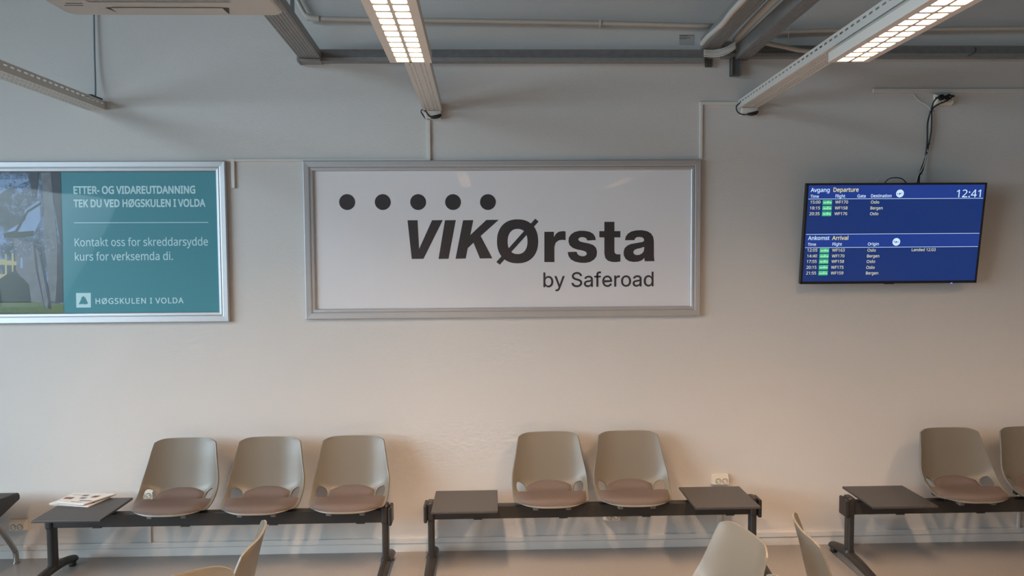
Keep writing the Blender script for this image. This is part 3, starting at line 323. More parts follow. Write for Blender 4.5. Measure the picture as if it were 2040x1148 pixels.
bm = bmesh.new(); add_box(bm, -0.072, 0.065, -0.10, -0.002, -0.016, -0.004); add_box(bm, -0.078, -0.066, -0.10, -0.002, -0.020, 0.03); obj('end_bracket', bm, M['galv'], s1)
# hanger strap up to the ceiling beside that stud
tstr = thing('hanger_strap', (at(583, 40, -0.25).x, -0.25, 0), 'thin steel hanger strap rising from the left stud', 'bracket')
box('strap', -0.012, 0.012, -0.0015, 0.0015, ZL + 0.02, HC, M['galv_dark'], tstr)
a = at(1400, 95, -0.05).x; b = at(1431, 95, -0.05).x; z1 = at(1431, 97, -0.05).z
stud('steel_stud', a, b, z1, z1 + 0.075, -3.4, 'dark steel stud beside the white duct, left one of the right pair', rz=R(-1.9))
a2 = at(1466, 108, -0.05).x; b2 = at(1487, 118, -0.05).x + 0.02; z2 = at(1470, 117, -0.05).z
s3 = stud('steel_stud', a2, b2, z2, z2 + 0.085, -3.4, 'dark steel stud with the downward leg, right one of the right pair', ribs=3, rz=R(-1.9))
p = at(1457, 150, -0.04); q = at(1475, 115, -0.04); cx = (a2 + b2) / 2
bm = bmesh.new(); w0 = p.x - cx; w1 = q.x - cx
add_box(bm, w0, w1, -0.042, -0.004, p.z - z2, q.z - z2 + 0.01); add_box(bm, w0, w0 + 0.003, -0.062, -0.004, p.z - z2, q.z - z2); add_box(bm, w1 - 0.003, w1, -0.062, -0.004, p.z - z2, q.z - z2)
obj('leg', bm, M['galv_dark'], s3)
p = at(1407, 132, -0.03); q = at(1420, 116, -0.03)
t = thing('steel_clip', ((p.x + q.x) / 2, 0, p.z), 'short stub of steel channel under the right end of the long rail', 'bracket')
bm = bmesh.new(); hw = (q.x - p.x) / 2
add_box(bm, -hw, hw, -0.012, -0.002, 0, q.z - p.z); add_box(bm, -hw, -hw + 0.003, -0.032, -0.002, 0, q.z - p.z); add_box(bm, hw - 0.003, hw, -0.032, -0.002, 0, q.z - p.z)
obj('channel', bm, M['galv_dark'], t)

# ---- pipes and cables up there
def wallp(px, py, y): v = at(px, py, y); return (v.x, v.y, v.z)
def pipe(name, pts, r, m, label, cat='pipe', clips=(), group=None, sides=10, n=6):
    t = thing(name, (0, 0, 0), label, cat, group); P0 = Vector(pts[0]); t.location = P0
    tube('run', [Vector(p) - P0 for p in pts], r, m, t, sides, n)
    for c in clips:
        c = Vector(c) - P0
        box('clip', c.x - 0.006, c.x + 0.006, -r * 1.4, abs(P0.y), c.z - r * 1.25, c.z + r * 1.25, m, t, 0.003, 1)
    return t
P = [wallp(560, -60, -0.045), wallp(592, 0, -0.045), wallp(612, 33, -0.045), wallp(640, 37.5, -0.045), wallp(900, 41, -0.045), wallp(1196, 46, -0.045), wallp(1428, 52, -0.045)]
tp = pipe('conduit_pipe', P, 0.0145, M['conduit'], 'long cream conduit pipe on the wall above the long rail', clips=[P[5]], group='cream conduit pipes')
bm = bmesh.new(); add_tube(bm, [Vector(wallp(610, 31, -0.045)) - Vector(P[0]), Vector(wallp(622, 36.5, -0.045)) - Vector(P[0]), Vector(wallp(638, 37.6, -0.045)) - Vector(P[0])], 0.019, 12, 4); obj('elbow', bm, M['conduit'], tp, True)
P = [wallp(1535, 66, -0.045), wallp(1600, 62, -0.045), wallp(1760, 59, -0.045), wallp(2040, 56, -0.045), wallp(2300, 54, -0.045)]
pipe('conduit_pipe', P, 0.0135, M['conduit'], 'cream conduit pipe on the wall above the flight screen', clips=[P[2]], group='cream conduit pipes')
P = [wallp(1515, 84, -0.10), wallp(1555, 92, -0.11), wallp(1600, 101, -0.11), wallp(1640, 103, -0.10)]
pipe('conduit_hose', P, 0.014, M['conduit'], 'cream hose sagging down behind the right lamp track', 'hose')
P = [wallp(1398, 88, -0.08), wallp(1412, 72, -0.22), wallp(1438, 49, -0.5), wallp(1457, 25, -0.8), wallp(1477, 3, -1.05), wallp(1500, -22, -1.3)]
t = pipe('plastic_duct', P, 0.016, M['cable_white'], 'white plastic duct lying along the left of the two right studs', 'duct')
P = [wallp(1466, 80, -0.10), wallp(1483, 60, -0.28), wallp(1512, 30, -0.6), wallp(1545, -3, -0.9), wallp(1580, -40, -1.2)]
pipe('conduit_pipe', P, 0.022, M['conduit'], 'wide cream conduit squeezed between the two right studs', group='cream conduit pipes')
t = thing('cable_bundle', wallp(1404, 106, -0.075), 'bundle of pale cables looping from the long rail to the right studs', 'cable'); O = Vector(t.location)
for k, (dy, r) in enumerate(((0, .006), (3, .006), (6, .007), (9, .004), (12, .003))):
    tube('cable', [Vector(wallp(1402, 100 + dy, -0.08 - .004 * k)) - O, Vector(wallp(1422, 101 + dy, -0.09 - .004 * k)) - O, Vector(wallp(1444, 96 + dy * 1.1, -0.12 - .004 * k)) - O, Vector(wallp(1466, 84 + dy, -0.16)) - O], r, M['cable_white'] if k > 2 else M['conduit'], t)
P = [wallp(1471, 24, -0.7), wallp(1485, 26.5, -0.7), wallp(1503, 25, -0.7), wallp(1509, 21, -0.7)]
pipe('loose_wire', P, 0.002, M['cable_white'], 'thin white wire hanging between the two right studs', 'wire', sides=6)
P = [wallp(1568, 48, -0.03), wallp(1572, 56, -0.05), wallp(1571, 70, -0.05), wallp(1570, 82, -0.03)]
pipe('loose_wire', P, 0.003, M['conduit'], 'short cream wire hanging under the conduit right of the studs', 'wire', sides=6)
P = [wallp(1926, 113, -0.06), wallp(1940, 106, -0.085), wallp(1944, 101, -0.08), wallp(1943, 95, -0.06)]
pipe('loose_wire', P, 0.0022, M['black'], 'short dark wire poking from the rail above the flight screen', 'wire', sides=6)
# paper sticker on the wall
a, b = at(1353, 90), at(1383, 69)
t = thing('wall_sticker', ((a.x + b.x) / 2, 0, a.z), 'small pale paper sticker with grey print high on the wall', 'sticker'); w = (b.x - a.x) / 2; h = b.z - a.z
box('paper', -w, w, -0.0015, 0, 0, h, M['sticker'], t)
bm = bmesh.new()
for zz, l in ((.92, 1), (.86, .6), (.70, .75), (.60, .5)): add_box(bm, -w * .95, -w * .95 + 2 * w * l * .95, -0.002, -0.0015, h * zz - .0018, h * zz + .0018)
obj('print', bm, M['bracket'], t)

# ================================================================ lamp tracks and louvre lamps
def slotted_plate(bm, L, H, rows, slot, pitch, F, start=0.03):
    """plate in (u along, v across) with rows of slots; F maps (u, v) to 3-D"""
    cache = {}
    def V(u, v):
        k = (round(u, 5), round(v, 5))
        if k not in cache: cache[k] = bm.verts.new(F(u, v))
        return cache[k]
    def Q(u0, u1, v0, v1):
        try: bm.faces.new((V(u0, v0), V(u1, v0), V(u1, v1), V(u0, v1)))
        except ValueError: pass
    v = 0.0; n = int((L - start * 2) / pitch)
    for (r0, r1) in rows:
        Q(0, L, v, r0); u = 0.0
        for k in range(n):
            s0 = start + k * pitch; Q(u, s0, r0, r1); u = s0 + slot
        Q(u, L, r0, r1); v = r1
    Q(0, L, v, H)
TW, TH, TL = 0.118, 0.052, 6.0
def make_track(loc, rz, label):
    t = thing('lamp_track', loc, label, 'lamp track', 'perforated white lamp tracks', rz)
    def sol(o):
        md = o.modifiers.new('thickness', 'SOLIDIFY'); md.thickness = 0.0014; md.offset = 0
    bm = bmesh.new()
    slotted_plate(bm, TL, TW, [(.020, .0255), (.040, .0455), (.072, .0775), (.092, .0975)], 0.022, 0.036, lambda u, v: Vector((-TW / 2 + v, -u, 0)))
    sol(obj('bottom_plate', bm, M['track'], t))
    bm = bmesh.new()
    slotted_plate(bm, TL, 0.008, [(.003, .0045)], 0.012, 0.3, lambda u, v: Vector((0.0, -u, -0.001)), 0.2); bm.free()
    for s in (-1, 1):
        bm = bmesh.new(); slotted_plate(bm, TL, TH, [(.030, .039)], 0.030, 0.054, lambda u, v: Vector((s * TW / 2, -u, v)))
        sol(obj('side_plate', bm, M['track'], t))
    box('end_cap', -TW / 2 + .002, TW / 2 - .002, -0.010, 0.0, 0.001, TH, M['plastic'], t, 0.001, 1)
    return t
def make_lamp(loc, rz, label, power, L=1.27, W=0.180, ncell=17, H=0.072):
    t = thing('louvre_lamp', loc, label, 'lamp', 'twin-row louvre lamps', rz)
    # body: sides + top, open below; bottom frame with two columns of cells
    bm = bmesh.new(); th = 0.002
    add_box(bm, -W / 2, -W / 2 + th, -L, 0, 0.002, H * .55); add_box(bm, W / 2 - th, W / 2, -L, 0, 0.002, H * .55)
    add_box(bm, -W / 2, W / 2, -th, 0, 0.002, H * .55); add_box(bm, -W / 2, W / 2, -L, -L + th, 0.002, H * .55)
    # sloping shoulders up to the track
    for s in (-1, 1):
        v = [bm.verts.new(c) for c in ((s * W / 2, 0, H * .55), (s * W / 2, -L, H * .55), (s * .055, -L, H), (s * .055, 0, H))]; bm.faces.new(v)
    v = [bm.verts.new(c) for c in ((-.055, 0, H), (.055, 0, H), (.055, -L, H), (-.055, -L, H))]; bm.faces.new(v)
    for yy in (0, -L):
        v = [bm.verts.new(c) for c in ((-W / 2, yy, H * .55), (W / 2, yy, H * .55), (.055, yy, H), (-.055, yy, H))]; bm.faces.new(v)
    obj('housing', bm, M['lampwhite'], t)
    y0 = -0.016; pitch = (L - 0.032) / ncell; gap = 0.015
    cols = [(-0.059, -0.006), (0.006, 0.059)]
    xs = [-W / 2, cols[0][0], cols[0][1], cols[1][0], cols[1][1], W / 2]
    bm = bmesh.new()
    add_box(bm, xs[0], xs[1], -L, 0, -0.002, 0.002); add_box(bm, xs[4], xs[5], -L, 0, -0.002, 0.002); add_box(bm, xs[2], xs[3], -L, 0, -0.002, 0.002)
    add_box(bm, xs[1], xs[4], -L, -L + .016, -0.002, 0.002); add_box(bm, xs[1], xs[4], -.016, 0, -0.002, 0.002)
    obj('louvre_frame', bm, M['lampwhite'], t)
    for c0, c1 in cols:
        bm = bmesh.new()
        for k in range(1, ncell):
            yy = y0 - k * pitch
            add_box(bm, c0, c1, yy - gap / 2, yy + gap / 2, -0.0015, 0.001); add_box(bm, c0, c1, yy - 0.0015, yy + 0.0015, 0.001, 0.024)
        for k in range(ncell):                       # rounded cell corners
            ya, yc = y0 - k * pitch - gap / 2, y0 - (k + 1) * pitch + gap / 2
            for (cx_, sx) in ((c0, 1), (c1, -1)):
                for (cy_, sy) in ((ya, -1), (yc, 1)):
                    v = [bm.verts.new((cx_, cy_, -.0012)), bm.verts.new((cx_ + sx * .008, cy_, -.0012)), bm.verts.new((cx_ + sx * .0024, cy_ + sy * .0024, -.0012)), bm.verts.new((cx_, cy_ + sy * .008, -.0012))]
                    bm.faces.new(v)
        add_box(bm, c0 - .0015, c0, -L + .016, -.016, 0.002, 0.030); add_box(bm, c1, c1 + .0015, -L + .016, -.016, 0.002, 0.030)
        obj('louvre', bm, M['louver'], t)
        obj_glow = box('light_panel', c0, c1, -L + .016, -.016, 0.031, 0.033, M['glow'], t)
        l = bpy.data.lights.new('lamp_light', 'AREA'); l.shape = 'RECTANGLE'; l.size = c1 - c0 - .004; l.size_y = L - .04; l.energy = power; l.color = WARM; l.spread = R(180)
        lo = bpy.data.objects.new('lamp_light', l); COL.objects.link(lo); lo.parent = t; lo.location = ((c0 + c1) / 2, -L / 2, 0.0295)
    return t
def plug_end(t, side, lift):                      # white outlet box at the wall end, black plug and its loop
    box('outlet_box', -TW / 2 + .012, TW / 2 - .004, -0.034, 0.0, -.050, -.001, M['plastic'], t, 0.003, 1)
    x = .018
    if lift: P = [(x - .030, -.040, -.046), (x - .060, -.036, -.046), (x - .088, -.030, -.030), (x - .098, -.026, .000), (x - .085, -.024, .022), (x - .060, -.068, .036)]
    else: P = [(x - .020, -.040, -.040), (x - .040, -.038, -.036), (x - .058, -.034, -.010), (x - .078, -.030, .004), (x - .090, -.026, -.006), (x - .074, -.022, -.034), (x - .062, -.014, -.050)]
    tube('plug_cable', P, 0.0042, M['black'], t)
    tube('plug', [(x - .030, -.040, -.044), (x - .005, -.042, -.044), (x + .022, -.042, -.038), (x + .036, -.040, -.026)], [.007, .012, .013, .006], M['black'], t, 10)
tracks = [  # wall end px, turn, image row of the near lamp's end, labels
    ((192, 219), R(0.6), 126, 'perforated lamp track at the left, below the ceiling cassette', 'louvre lamp on the left track below the cassette'),
    ((862, 222), R(1.0), 131, 'perforated lamp track ending above the wide logo poster', 'lit twin-row louvre lamp above the wide logo poster'),
    ((1489, 216), R(-2.2), 125, 'perforated lamp track ending left of the flight screen', 'lit twin-row louvre lamp sloping in from upper right'),
    ((2128, 214), R(-2.5), 122, 'perforated lamp track right of the flight screen', 'louvre lamp right of the flight screen')]
for i, ((px, py), rz, ye, l1, l2) in enumerate(tracks):
    p = at(px, py)
    tr = make_track((p.x, -0.001, p.z), rz, l1)
    if i in (1, 2): plug_end(tr, 1, i == 2)
    zl = p.z - .076
    d0 = 4.70 - (zl - 1.955) * 1450 / (502 - .0067 * (px - 980) - ye)
    for k in range(2):
        d = d0 + 1.75 * k
        v = Matrix.Rotation(rz, 4, 'Z') @ Vector((0, -d, 0))
        make_lamp((p.x + v.x, -0.001 + v.y, zl), rz, l2 if k == 0 else l2.replace('louvre lamp', 'second louvre lamp farther from the wall'), (LAMP_NEAR, LAMP_FAR)[k][i])
    # hanger rods up to the ceiling
    for d in (4.4,):
        v = Matrix.Rotation(rz, 4, 'Z') @ Vector((0, -d, 0)); tube('hanger_rod', [(0, -d, 0.002), (0, -d, HC - p.z)], 0.004, M['galv'], tr, 8, 1)
    # black junction box at the left track
    if i == 0:
        box('junction_box', .012, .058, -0.16, -0.03, TH + .001, TH + .012, M['black'], tr, 0.002, 1)
P = [wallp(186, -60, -0.02), wallp(187, 30, -0.02), wallp(188, 100, -0.025), wallp(189.5, 150, -0.03), wallp(190, 178, -0.045), wallp(190, 190, -0.055)]
pipe('lamp_cable', P, 0.0055, M['cable_grey'], 'grey cable hanging down the wall to the left lamp track', 'cable', sides=8)

# ================================================================ ceiling cassette (air conditioner)
zb = 3.012; xb0, xb1 = -1.855, -0.910; yb = -1.375; S = xb1 - xb0; cx = (xb0 + xb1) / 2
t = thing('ceiling_cassette', (cx, yb, zb), 'square white air conditioning cassette hanging at the upper left', 'air conditioner')
def rrect(w, d, r, n=8):
    out = []
    for cx_, cy_, a0 in ((w - r, d - r, 0), (-w + r, d - r, 90), (-w + r, -d + r, 180), (w - r, -d + r, 270)):
        for k in range(n + 1):
            a = R(a0 + 90 * k / n); out.append((cx_ + r * math.cos(a), cy_ + r * math.sin(a)))
    return out
h2 = S / 2
bm = bmesh.new(); cyc = -h2
levels = [(0.0, h2 - .010, .045), (0.005, h2 - .002, .050), (0.018, h2, .052), (0.045, h2 - .02, .05), (0.07, h2 - .07, .05)]
rings = [[bm.verts.new((x, y + cyc, z)) for x, y in rrect(w, w, r)] for z, w, r in levels]
for a_, b_ in zip(rings[:-1], rings[1:]):
    for i in range(len(a_)): bm.faces.new((a_[i], a_[(i + 1) % len(a_)], b_[(i + 1) % len(a_)], b_[i]))
# underside ring with the square opening for the intake grille
g = 0.302; inner = [bm.verts.new((x, y + cyc, 0.0)) for x, y in rrect(g, g, .02)]
for i in range(len(inner)): bm.faces.new((rings[0][i], rings[0][(i + 1) % len(inner)], inner[(i + 1) % len(inner)], inner[i]))
inn2 = [bm.verts.new((v.co.x, v.co.y, 0.03)) for v in inner]
for i in range(len(inner)): bm.faces.new((inner[i], inner[(i + 1) % len(inner)], inn2[(i + 1) % len(inner)], inn2[i]))
obj('panel', bm, M['ac'], t)
box('body', -.41, .41, cyc - .41, cyc + .41, .06, .30, M['ac'], t, .004, 1)
box('intake_back', -g, g, cyc - g, cyc + g, .022, .028, M['ac_dark'], t)
bm = bmesh.new()
n = 62
for k in range(n):
    xx = -g + 2 * g * (k + .5) / n; add_box(bm, xx - .0028, xx + .0028, cyc - g + .01, cyc + g - .01, .001, .012)
for k in range(7):
    yy = cyc - g + 2 * g * (k + .5) / 7; add_box(bm, -g, g, yy - .003, yy + .003, .012, .018)
go = obj('intake_grille', bm, M['ac'], t); go['kind'] = 'stuff'
for ang in range(4):                                       # four outlet flaps round the grille
    T = Matrix.Translation((0, cyc, 0)) @ Matrix.Rotation(R(90 * ang), 4, 'Z')
    bm = bmesh.new(); add_box(bm, -.232, .232, h2 - .108, h2 - .034, -.0012, -.0002, T=T); 
    for s in (-1, 1):
        v = [bm.verts.new(T @ Vector(c)) for c in ((s * .235, h2 - .108, -.002), (s * .262, h2 - .108, -.002), (s * .238, h2 - .034, -.002))]; bm.faces.new(v)
    o = obj('outlet_slot', bm, M['ac_dark'], t)
    for p_ in o.data.polygons: pass
    bm = bmesh.new(); add_box(bm, -.237, .237, h2 - .113, h2 - .028, -.006, -.0022, .002, 1, T=T); obj('flap', bm, M['ac'], t)
bm = bmesh.new()
T = Matrix.Translation((0, cyc, 0))
add_box(bm, -.40, -.33, h2 - .16, h2 - .155, -.0012, 0); add_box(bm, -.42, -.34, h2 - .135, h2 - .131, -.0012, 0)
bmesh.ops.transform(bm, matrix=Matrix.Translation((0, cyc, 0)), verts=bm.verts); obj('corner_latch', bm, M['ac_dark'], t)
for sx in (-1, 1):
    for sy in (-1, 1): tube('threaded_rod', [(sx * .38, cyc + sy * .38, .28), (sx * .38, cyc + sy * .38, HC - zb)], .005, M['galv'], t, 8, 1)

# ================================================================ wall ducts (surface trunking)
def duct(label, segs, m=None):
    o = Vector(segs[0][0]); t = thing('cable_duct', (o.x, 0, o.z), label, 'cable duct', 'white surface cable ducts')
    for k_, (a_, b_, w) in enumerate(segs):
        x0, x1 = sorted((a_[0], b_[0])); z0, z1 = sorted((a_[2], b_[2])); w /= 2
        if x1 - x0 > z1 - z0: z0 = z1 = (z0 + z1) / 2; z0 -= w; z1 += w
        else: x0 = x1 = (x0 + x1) / 2; x0 -= w; x1 += w
        box('duct_run', x0 - o.x, x1 - o.x, -.013 - .0007 * k_, 0, z0 - o.z, z1 - o.z, m or M['plastic'], t, .0015, 1)
    return t
w_ = lambda x, y: tuple(at(x, y))
duct('thin white duct stepping from the teal poster to the middle lamp track', [(w_(456, 319), w_(858, 319), .014), (w_(854, 240), w_(854.5, 319), .022), (w_(464.5, 317), w_(466, 375), .022)])
duct('thin white duct rising beside the wide logo poster to the right track', [(w_(1396, 316), w_(1396, 205), .018), (w_(1393, 207), w_(1474, 206), .018)])
duct('long white duct on the wall above the flight screen', [(w_(1738, 181.5), (3.9, 0, at(1738, 181.5).z), .026)])
duct('short white duct under the right table of the middle bench', [((at(1433, 1000).x, 0, 0.36), (at(1433, 1000).x, 0, 0.090), .030)])
duct('short white duct below the socket behind the leftmost chair', [((at(297, 1000).x, 0, 0.36), (at(297, 1000).x, 0, 0.090), .022)])
duct('short white duct under the right bench', [((at(2028, 1030).x, 0, 0.32), (at(2028, 1030).x, 0, 0.090), .016)])
# crinkled foot of the wall: faint wallpaper seam
# ---- sockets
def socket(px, py, label, w=.110, h=.068, d=.042):
    p = at(px, py, -d * .5); t = thing('wall_socket', (p.x, 0, p.z), label, 'socket', 'white double wall sockets')
    bm = bmesh.new(); add_box(bm, -w / 2, w / 2, -.012, 0, -h / 2, h / 2, .002, 1); obj('backplate', bm, M['socket'], t)
    bm = bmesh.new()
    b0 = [(-w / 2 + .002, -h / 2 + .002), (w / 2 - .002, -h / 2 + .002), (w / 2 - .002, h / 2 - .002), (-w / 2 + .002, h / 2 - .002)]
    f0 = [(-w / 2 + .012, -h / 2 + .008), (w / 2 - .006, -h / 2 + .008), (w / 2 - .006, h / 2 - .016), (-w / 2 + .012, h / 2 - .016)]
    A = [bm.verts.new((x, -.012, z)) for x, z in b0]; B = [bm.verts.new((x, -d, z)) for x, z in f0]
    for i in range(4): bm.faces.new((A[i], A[(i + 1) % 4], B[(i + 1) % 4], B[i]))
    bm.faces.new(B); obj('cover', bm, M['socket'], t)
    for s in (-1, 1):
        c = (s * .0215 + .003, -d - .0003, -.004)
        bm = bmesh.new(); T = Matrix.Translation(c) @ Matrix.Rotation(R(90), 4, 'X')
        bmesh.ops.create_cone(bm, cap_ends=True, segments=24, radius1=.0185, radius2=.0185, depth=.0012, matrix=T); o = obj('recess', bm, M['bracket'], t)
        bm = bmesh.new(); add_disc(bm, (c[0], -d - .0012, -.005), .0150, depth=.0010); obj('insert', bm, M['socket'], o)
        bm = bmesh.new()
        for k in (-1, 1): add_disc(bm, (c[0] + k * .0075, -d - .0020, -.005 + .004 * k), .0030, depth=.0008, seg=10)
        obj('pin_hole', bm, M['hole'], o)
    return t
socket(36, 1047, 'white double socket low on the wall at the far left')
socket(291, 985, 'white double socket seen through the leftmost chair')
socket(1435, 956, 'white double socket above the right table of the middle bench')
socket(1219, 1027, 'white double socket half hidden under the middle bench')
sk = socket(1880, 198, 'white double socket high on the wall with two black plugs', .118, .070, .036)
pl0 = at(1872, 193, -.06); pl1 = at(1886, 193, -.06)

# ---- plugs and cables of the screen
def plug(px, py, tail, label):
    p = at(px, py, -.05); t = thing('power_plug', (p.x, -.0385, p.z), label, 'plug')
    bm = bmesh.new(); add_disc(bm, (0, -.013, 0), .0185, depth=.022, seg=20); bmesh.ops.bevel(bm, geom=[e for e in bm.edges], offset=.003, segments=2, affect='EDGES'); obj('body', bm, M['black'], t)
    tube('strain_relief', [(0, -.020, 0), tail], [.011, .006], M['black'], t, 10, 1)
    return t
plug(1875, 194, (-.042, -.024, -.006), 'left black plug in the high socket above the screen')
plug(1889, 193.5, (.030, -.026, .004), 'right black plug in the high socket above the screen')
def cable(pts, r, m, label, n=7):
    P = [wallp(*p) for p in pts]; O = Vector(P[0]); t = thing('cable', O, label, 'cable'); tube('cord', [Vector(p) - O for p in P], r, m, t, 8, n); return t
cable([(1866, 196, -.06), (1860, 203, -.05), (1856, 216, -.03), (1851, 232, -.02), (1847.5, 250, -.02), (1847, 285, -.02), (1843, 315, -.025), (1834, 340, -.05), (1829, 352, -.08), (1827, 368, -.10)], .0050, M['black'], 'thick black cable dropping from the left plug to the screen')
cable([(1894, 194, -.06), (1888, 200, -.05), (1868, 209, -.03), (1857, 219, -.022), (1856, 240, -.028), (1855, 262, -.028), (1850, 290, -.024), (1845, 312, -.024), (1838, 340, -.05), (1832, 350, -.08), (1831, 368, -.10)], .0042, M['black'], 'black cable looping from the right plug to the screen')
cable([(1819, 187, -.012), (1830, 200, -.012), (1846, 210, -.018), (1853, 220, -.024), (1853, 250, -.022), (1849, 290, -.02), (1840, 330, -.045), (1829, 350, -.085), (1825, 368, -.10)], .0026, M['cable_white'], 'thin white cable running down beside the black screen cables')
cable([(1740, 368, -.12), (1752, 354, -.12), (1765, 350, -.12), (1771, 354, -.12), (1768, 362, -.12), (1758, 370, -.12)], .0020, M['cable_white'], 'thin white cable loop standing above the screen')
cable([(1760, 368, -.12), (1770, 357, -.12), (1783, 354, -.12), (1798, 357, -.12), (1808, 368, -.12)], .0032, M['black'], 'black cable arch above the screen')
for k, (px, py, y) in enumerate(((1855, 221, -.024), (1848, 287, -.024), (1832, 347, -.066))):
    p = at(px, py, y); o = thing('cable_tie', p, 'black cable tie round the screen cables, ' + ('topmost', 'middle', 'lowest')[k], 'cable tie')
    bm = bmesh.new(); bmesh.ops.create_cone(bm, cap_ends=True, segments=12, radius1=.010, radius2=.010, depth=.004); obj('band', bm, M['black'], o)
    box('tail', .005, .022, -.002, .002, -.0015, .0015, M['black'], o)

# ================================================================ framed posters
def frame_rails(t, x0, x1, z0, z1, prof, m):
    """four mitred rails; prof = [(inset, y)] from the outer back edge to the inner edge"""
    C4 = [(x0, z0, 1, 1), (x1, z0, -1, 1), (x1, z1, -1, -1), (x0, z1, 1, -1)]
    for i in range(4):
        a_, b_ = C4[i], C4[(i + 1) % 4]; bm = bmesh.new()
        A = [bm.verts.new((a_[0] + a_[2] * s, y, a_[1] + a_[3] * s)) for s, y in prof]; B = [bm.verts.new((b_[0] + b_[2] * s, y, b_[1] + b_[3] * s)) for s, y in prof]
        for k in range(len(prof) - 1): bm.faces.new((A[k], A[k + 1], B[k + 1], B[k]))
        bm.faces.new((A[-1], A[0], B[0], B[-1]))
        obj('frame_rail', bm, m, t)
FP = [(0, 0), (0, -.024), (.003, -.030), (.006, -.032), (.034, -.030), (.040, -.028), (.0425, -.022), (.0445, -.022), (.047, -.027), (.060, -.025), (.064, -.021), (.066, -.012), (.066, 0)]
YF = -.030
pa = at(609.5, 637, 0); pb = at(1394.5, 628, 0); pc = at(606.5, 322, 0); pd = at(1393.5, 318, 0)
fx0, fx1 = (pa.x + pc.x) / 2, (pb.x + pd.x) / 2; fz0, fz1 = (pa.z + pb.z) / 2, (pc.z + pd.z) / 2
print('poster', pa, pb, pc, pd)
t2 = thing('framed_poster', ((fx0 + fx1) / 2, 0, fz0), 'wide aluminium framed poster with dark logo lettering and five dots', 'poster')
O2 = Vector(t2.location)
frame_rails(t2, fx0 - O2.x, fx1 - O2.x, 0, fz1 - fz0, FP, M['alu'])
box('print', fx0 - O2.x + .06, fx1 - O2.x - .06, -.009, -.004, .06, fz1 - fz0 - .06, M['print'], t2)
def pane(t, x0, x1, z0, z1, y, curl):
    bm = bmesh.new(); nx, nz = 60, 24; th = .0015
    G = [[bm.verts.new((x0 + (x1 - x0) * i / nx, y + curl * math.sin(math.pi * i / nx * 3 + j * .2) * .5, z0 + (z1 - z0) * j / nz)) for j in range(nz + 1)] for i in range(nx + 1)]
    for i in range(nx):
        for j in range(nz): bm.faces.new((G[i][j], G[i + 1][j], G[i + 1][j + 1], G[i][j + 1]))
    return obj('acrylic_pane', bm, M['glass'], t, True)
pane(t2, fx0 - O2.x + .062, fx1 - O2.x - .062, .062, fz1 - fz0 - .062, -.014, .002)
YP = -.0096
def ptext(t, O, name, s, font, l, r, base, top, m, **k):
    """l, r = pixel x of the ends on the base line; base and top = pixel y of base line and capital tops"""
    b0, b1 = base if isinstance(base, tuple) else (base, base)
    A = at(l, b0, YP); B = at(r, b1, YP); Tp = at(l, top, YP)
    return fit_text(name, s, font, Vector((A.x - O.x, YP, A.z - O.z)), X, Zv, B.x - A.x, Tp.z - A.z, m, t, **k)
# five dots
for k, px in enumerate((691.5, 762.5, 833, 902.5, 972)):
    c = at(px, 402.8, YP); bm = bmesh.new(); add_disc(bm, (c.x - O2.x, YP, c.z - O2.z), .0505, depth=.0008, seg=48); obj('dot', bm, M['ink'], t2)
# heavy italic capitals drawn as outlines (pixels of the photograph turned into wall coordinates)
def ppoly(name, loops, t, O, m, y=YP):
    cu = bpy.data.curves.new('outline', 'CURVE'); cu.dimensions = '2D'; cu.fill_mode = 'BOTH'; cu.resolution_u = 1
    for lp in loops:
        q = cu.splines.new('POLY'); q.points.add(len(lp) - 1); q.use_cyclic_u = True
        for i, (px, py) in enumerate(lp): v = at(px, py, y); q.points[i].co = (v.x - O.x, v.z - O.z, 0, 1)
    o = bpy.data.objects.new('outline', cu); COL.objects.link(o); dg = bpy.context.evaluated_depsgraph_get(); me = bpy.data.meshes.new_from_object(o.evaluated_get(dg))
    bpy.data.objects.remove(o); bpy.data.curves.remove(cu)
    for v in me.vertices: v.co = Vector((v.co.x, y, v.co.y))
    me.materials.clear(); return link(name, me, m, t)
g_ = lambda lst: [(590 + x / 3.188, 300 + y / 3.188) for x, y in lst]       # picked on an enlarged crop
ppoly('letter', [g_([(707, 443), (771, 443), (781, 625), (863, 443), (931, 442), (809, 688), (734, 689)])], t2, O2, M['ink'])
ppoly('letter', [g_([(945, 443), (1014, 442), (968, 688), (904, 689)])], t2, O2, M['ink'])
ppoly('letter', [g_([(1060, 443), (1125, 442), (1106, 537), (1208, 441), (1287, 440), (1172, 543), (1246, 685), (1167, 686), (1126, 586), (1090, 620), (1077, 686), (1012, 688)])], t2, O2, M['ink'])
h_ = lambda lst: [(990 + x / 3.188, 300 + y / 3.188) for x, y in lst]
def ell(cx_, cy_, rx, ry, n=48, p=2.25):
    out = []
    for i in range(n):
        a_ = 2 * math.pi * i / n; c_, s_ = math.cos(a_), math.sin(a_)
        out.append((cx_ + rx * math.copysign(abs(c_) ** (2 / p), c_), cy_ + ry * math.copysign(abs(s_) ** (2 / p), s_)))
    return out
ppoly('letter', [h_(ell(131, 577, 131, 140)), h_(ell(131, 578, 63, 80))], t2, O2, M['ink'])
ppoly('letter_stroke', [h_([(243, 433), (264, 451), (18, 726), (-4, 708)])], t2, O2, M['ink'], YP - .0003)
